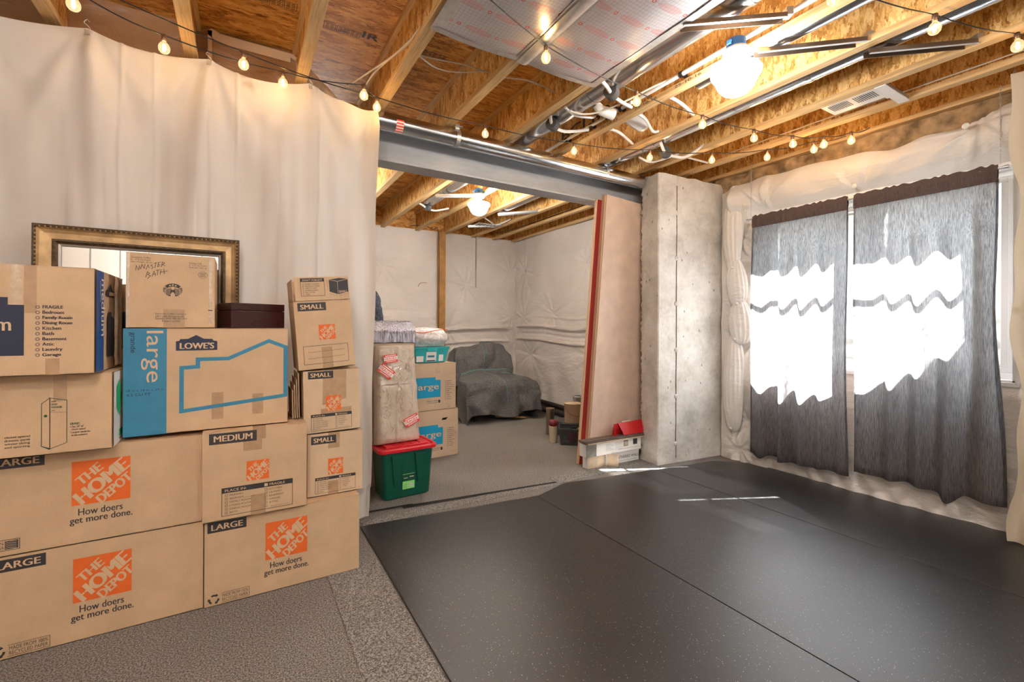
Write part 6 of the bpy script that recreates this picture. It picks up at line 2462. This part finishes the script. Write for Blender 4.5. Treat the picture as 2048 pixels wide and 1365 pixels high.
def build_boards():
    # two insulated panels leaning almost upright against the steel beam
    H = 2.645
    for k, (x, y, z0, lab) in enumerate(((2.895, 3.397, 0.001, 'front pinkish hardboard panel leaning by the pillar'), (2.838, 3.4535, 0.001, 'rear panel with dark red foam face, leaning by the pillar'))):
        t = thing('leaning_panel', lab, 'panel', (x, y, z0), (radians(1.7), radians(3.4), radians(0.3)), group='tall panels leaning between beam and pillar')
        hh = H if k == 0 else H - 0.045
        if k == 0:
            b = MB()
            b.box(0, 0.80, 0.0, 0.010, 0, hh, 'hardboard')
            b.build('panel_face', t, 0.002)
            b = MB()
            b.box(-0.012, 0.798, 0.0105, 0.055, 0.0, hh - 0.002, 'hardboard_edge')
            b.build('panel_core', t, 0.002)
        else:
            b = MB()
            b.box(0, 0.80, 0.0, 0.006, 0.0, hh, 'red_foam')
            b.build('panel_core', t)
            b = MB()
            b.box(-0.014, 0.80, 0.0065, 0.033, 0, hh, 'hardboard_edge')
            b.build('panel_face', t, 0.002)
    # long flat cartons in front of the panels
    def flat(name, label, loc, w, d, h, rot, mat, cat='box'):
        t = thing(name, label, cat, loc, (0, 0, rot))
        b = MB()
        b.box(0, w, 0, d, 0, h, mat)
        b.build('carton_body', t, 0.002)
        return t
    t = flat('flat_carton', 'low white wall-plank carton lettered WEATHERED WALL, on the floor by the pillar', (2.805, 3.300, 0.0), 0.66, 0.072, 0.118, radians(-1.5), 'white_card')
    b = MB()
    F = Face(b, (0, 0, 0), lift=0.001)
    F.rect(0.0, 0.0, 0.22, 0.117, 'stained_card')
    F.text('WEATHERED WALL', 0.315, 0.045, 0.655, 0.072, 'dark_ink', 0.005)
    F.line(0.40, 0.022, 0.62, 0.022, 0.003, 'grey_ink')
    b.build('printed_front', t)
    b = MB()
    xf = Matrix.Translation((0.235, -0.002, 0.0)) @ Matrix.Rotation(radians(-52), 4, 'Z')
    b.box(0, 0.115, -0.004, 0.0, 0.0, 0.118, 'stained_card', xf)
    b.box(0, 0.004, -0.03, 0.0, 0.0, 0.11, 'white_card', xf)
    b.build('open_end_flap', t)
    t = flat('flat_carton', 'white printed plank carton with small photos, lying on the lettered one', (2.76, 3.268, 0.120), 0.70, 0.10, 0.122, radians(-1.5), 'white_card')
    b = MB()
    F = Face(b, (0, 0, 0), lift=0.001)
    F.rect(0.0, 0.0, 0.125, 0.122, 'grey_foil')
    for q in range(6):
        F.line(0.24, 0.098 - q * 0.012, 0.30 + 0.02 * (q % 3), 0.098 - q * 0.012, 0.003, 'grey_ink')
        F.line(0.36, 0.100 - q * 0.013, 0.47 - 0.02 * (q % 2), 0.100 - q * 0.013, 0.002, 'grey_ink')
    F.rect(0.468, 0.052, 0.525, 0.108, 'dark_plank').rect(0.474, 0.058, 0.519, 0.098, 'stained_card', 0.5)
    F.rect(0.592, 0.056, 0.648, 0.112, 'dark_ink')
    F.line(0.40, 0.030, 0.68, 0.030, 0.003, 'grey_ink')
    b.build('printed_front', t)
    for k, (dx, z, m, lab, w) in enumerate(((0.0, 0.2435, 'stained_card', 'stained plank directly on the white printed carton', 0.70), (-0.02, 0.2560, 'dark_plank', 'dark plank lying second from the top of the flat cartons', 0.74), (-0.04, 0.2685, 'dark_plank', 'topmost dark plank sticking out past the flat cartons', 0.76))):
        b = MB()
        b.box(0, w, 0.0, 0.13 - 0.02 * k, 0, 0.0115, m)
        o = b.build('loose_plank', bevel=0.001, loc=(2.76 + dx, 3.238 + 0.004 * k, z))
        o.rotation_euler = (0, 0, radians(-1.5))
        tag(o, lab, 'plank', 'loose planks on the flat cartons')
    # red folded sheet metal / folder on top
    t = thing('red_folder', 'bright red folded card case with sloping flap on the planks by the pillar', 'case', (3.13, 3.262, 0.2812), (0, 0, radians(-1.5)))
    b = MB()
    b.add([(0.0, 0.055, 0), (0.40, 0.055, 0), (0.40, 0.030, 0.125), (0.0, 0.030, 0.110)], [(0, 1, 2, 3)], 'red_paint')
    b.add([(0.10, -0.006, 0.0), (0.40, -0.006, 0.0), (0.40, 0.028, 0.126), (0.055, 0.028, 0.112)], [(0, 1, 2, 3)], 'red_paint')
    b.add([(0.0, 0.0, 0), (0.0, 0.055, 0), (0.0, 0.030, 0.110)], [(0, 1, 2)], 'red_paint')
    b.add([(0.0, 0.03, 0.110), (0.055, 0.028, 0.112), (0.40, 0.028, 0.126), (0.40, 0.032, 0.126)], [(0, 1, 2, 3)], 'red_paint')
    b.build('folder_body', t, solid=0.003)
    b = MB()
    b.box(0.11, 0.24, 0.034, 0.040, 0.112, 0.130, 'cream')
    b.build('paper_edge', t)


build_boards()
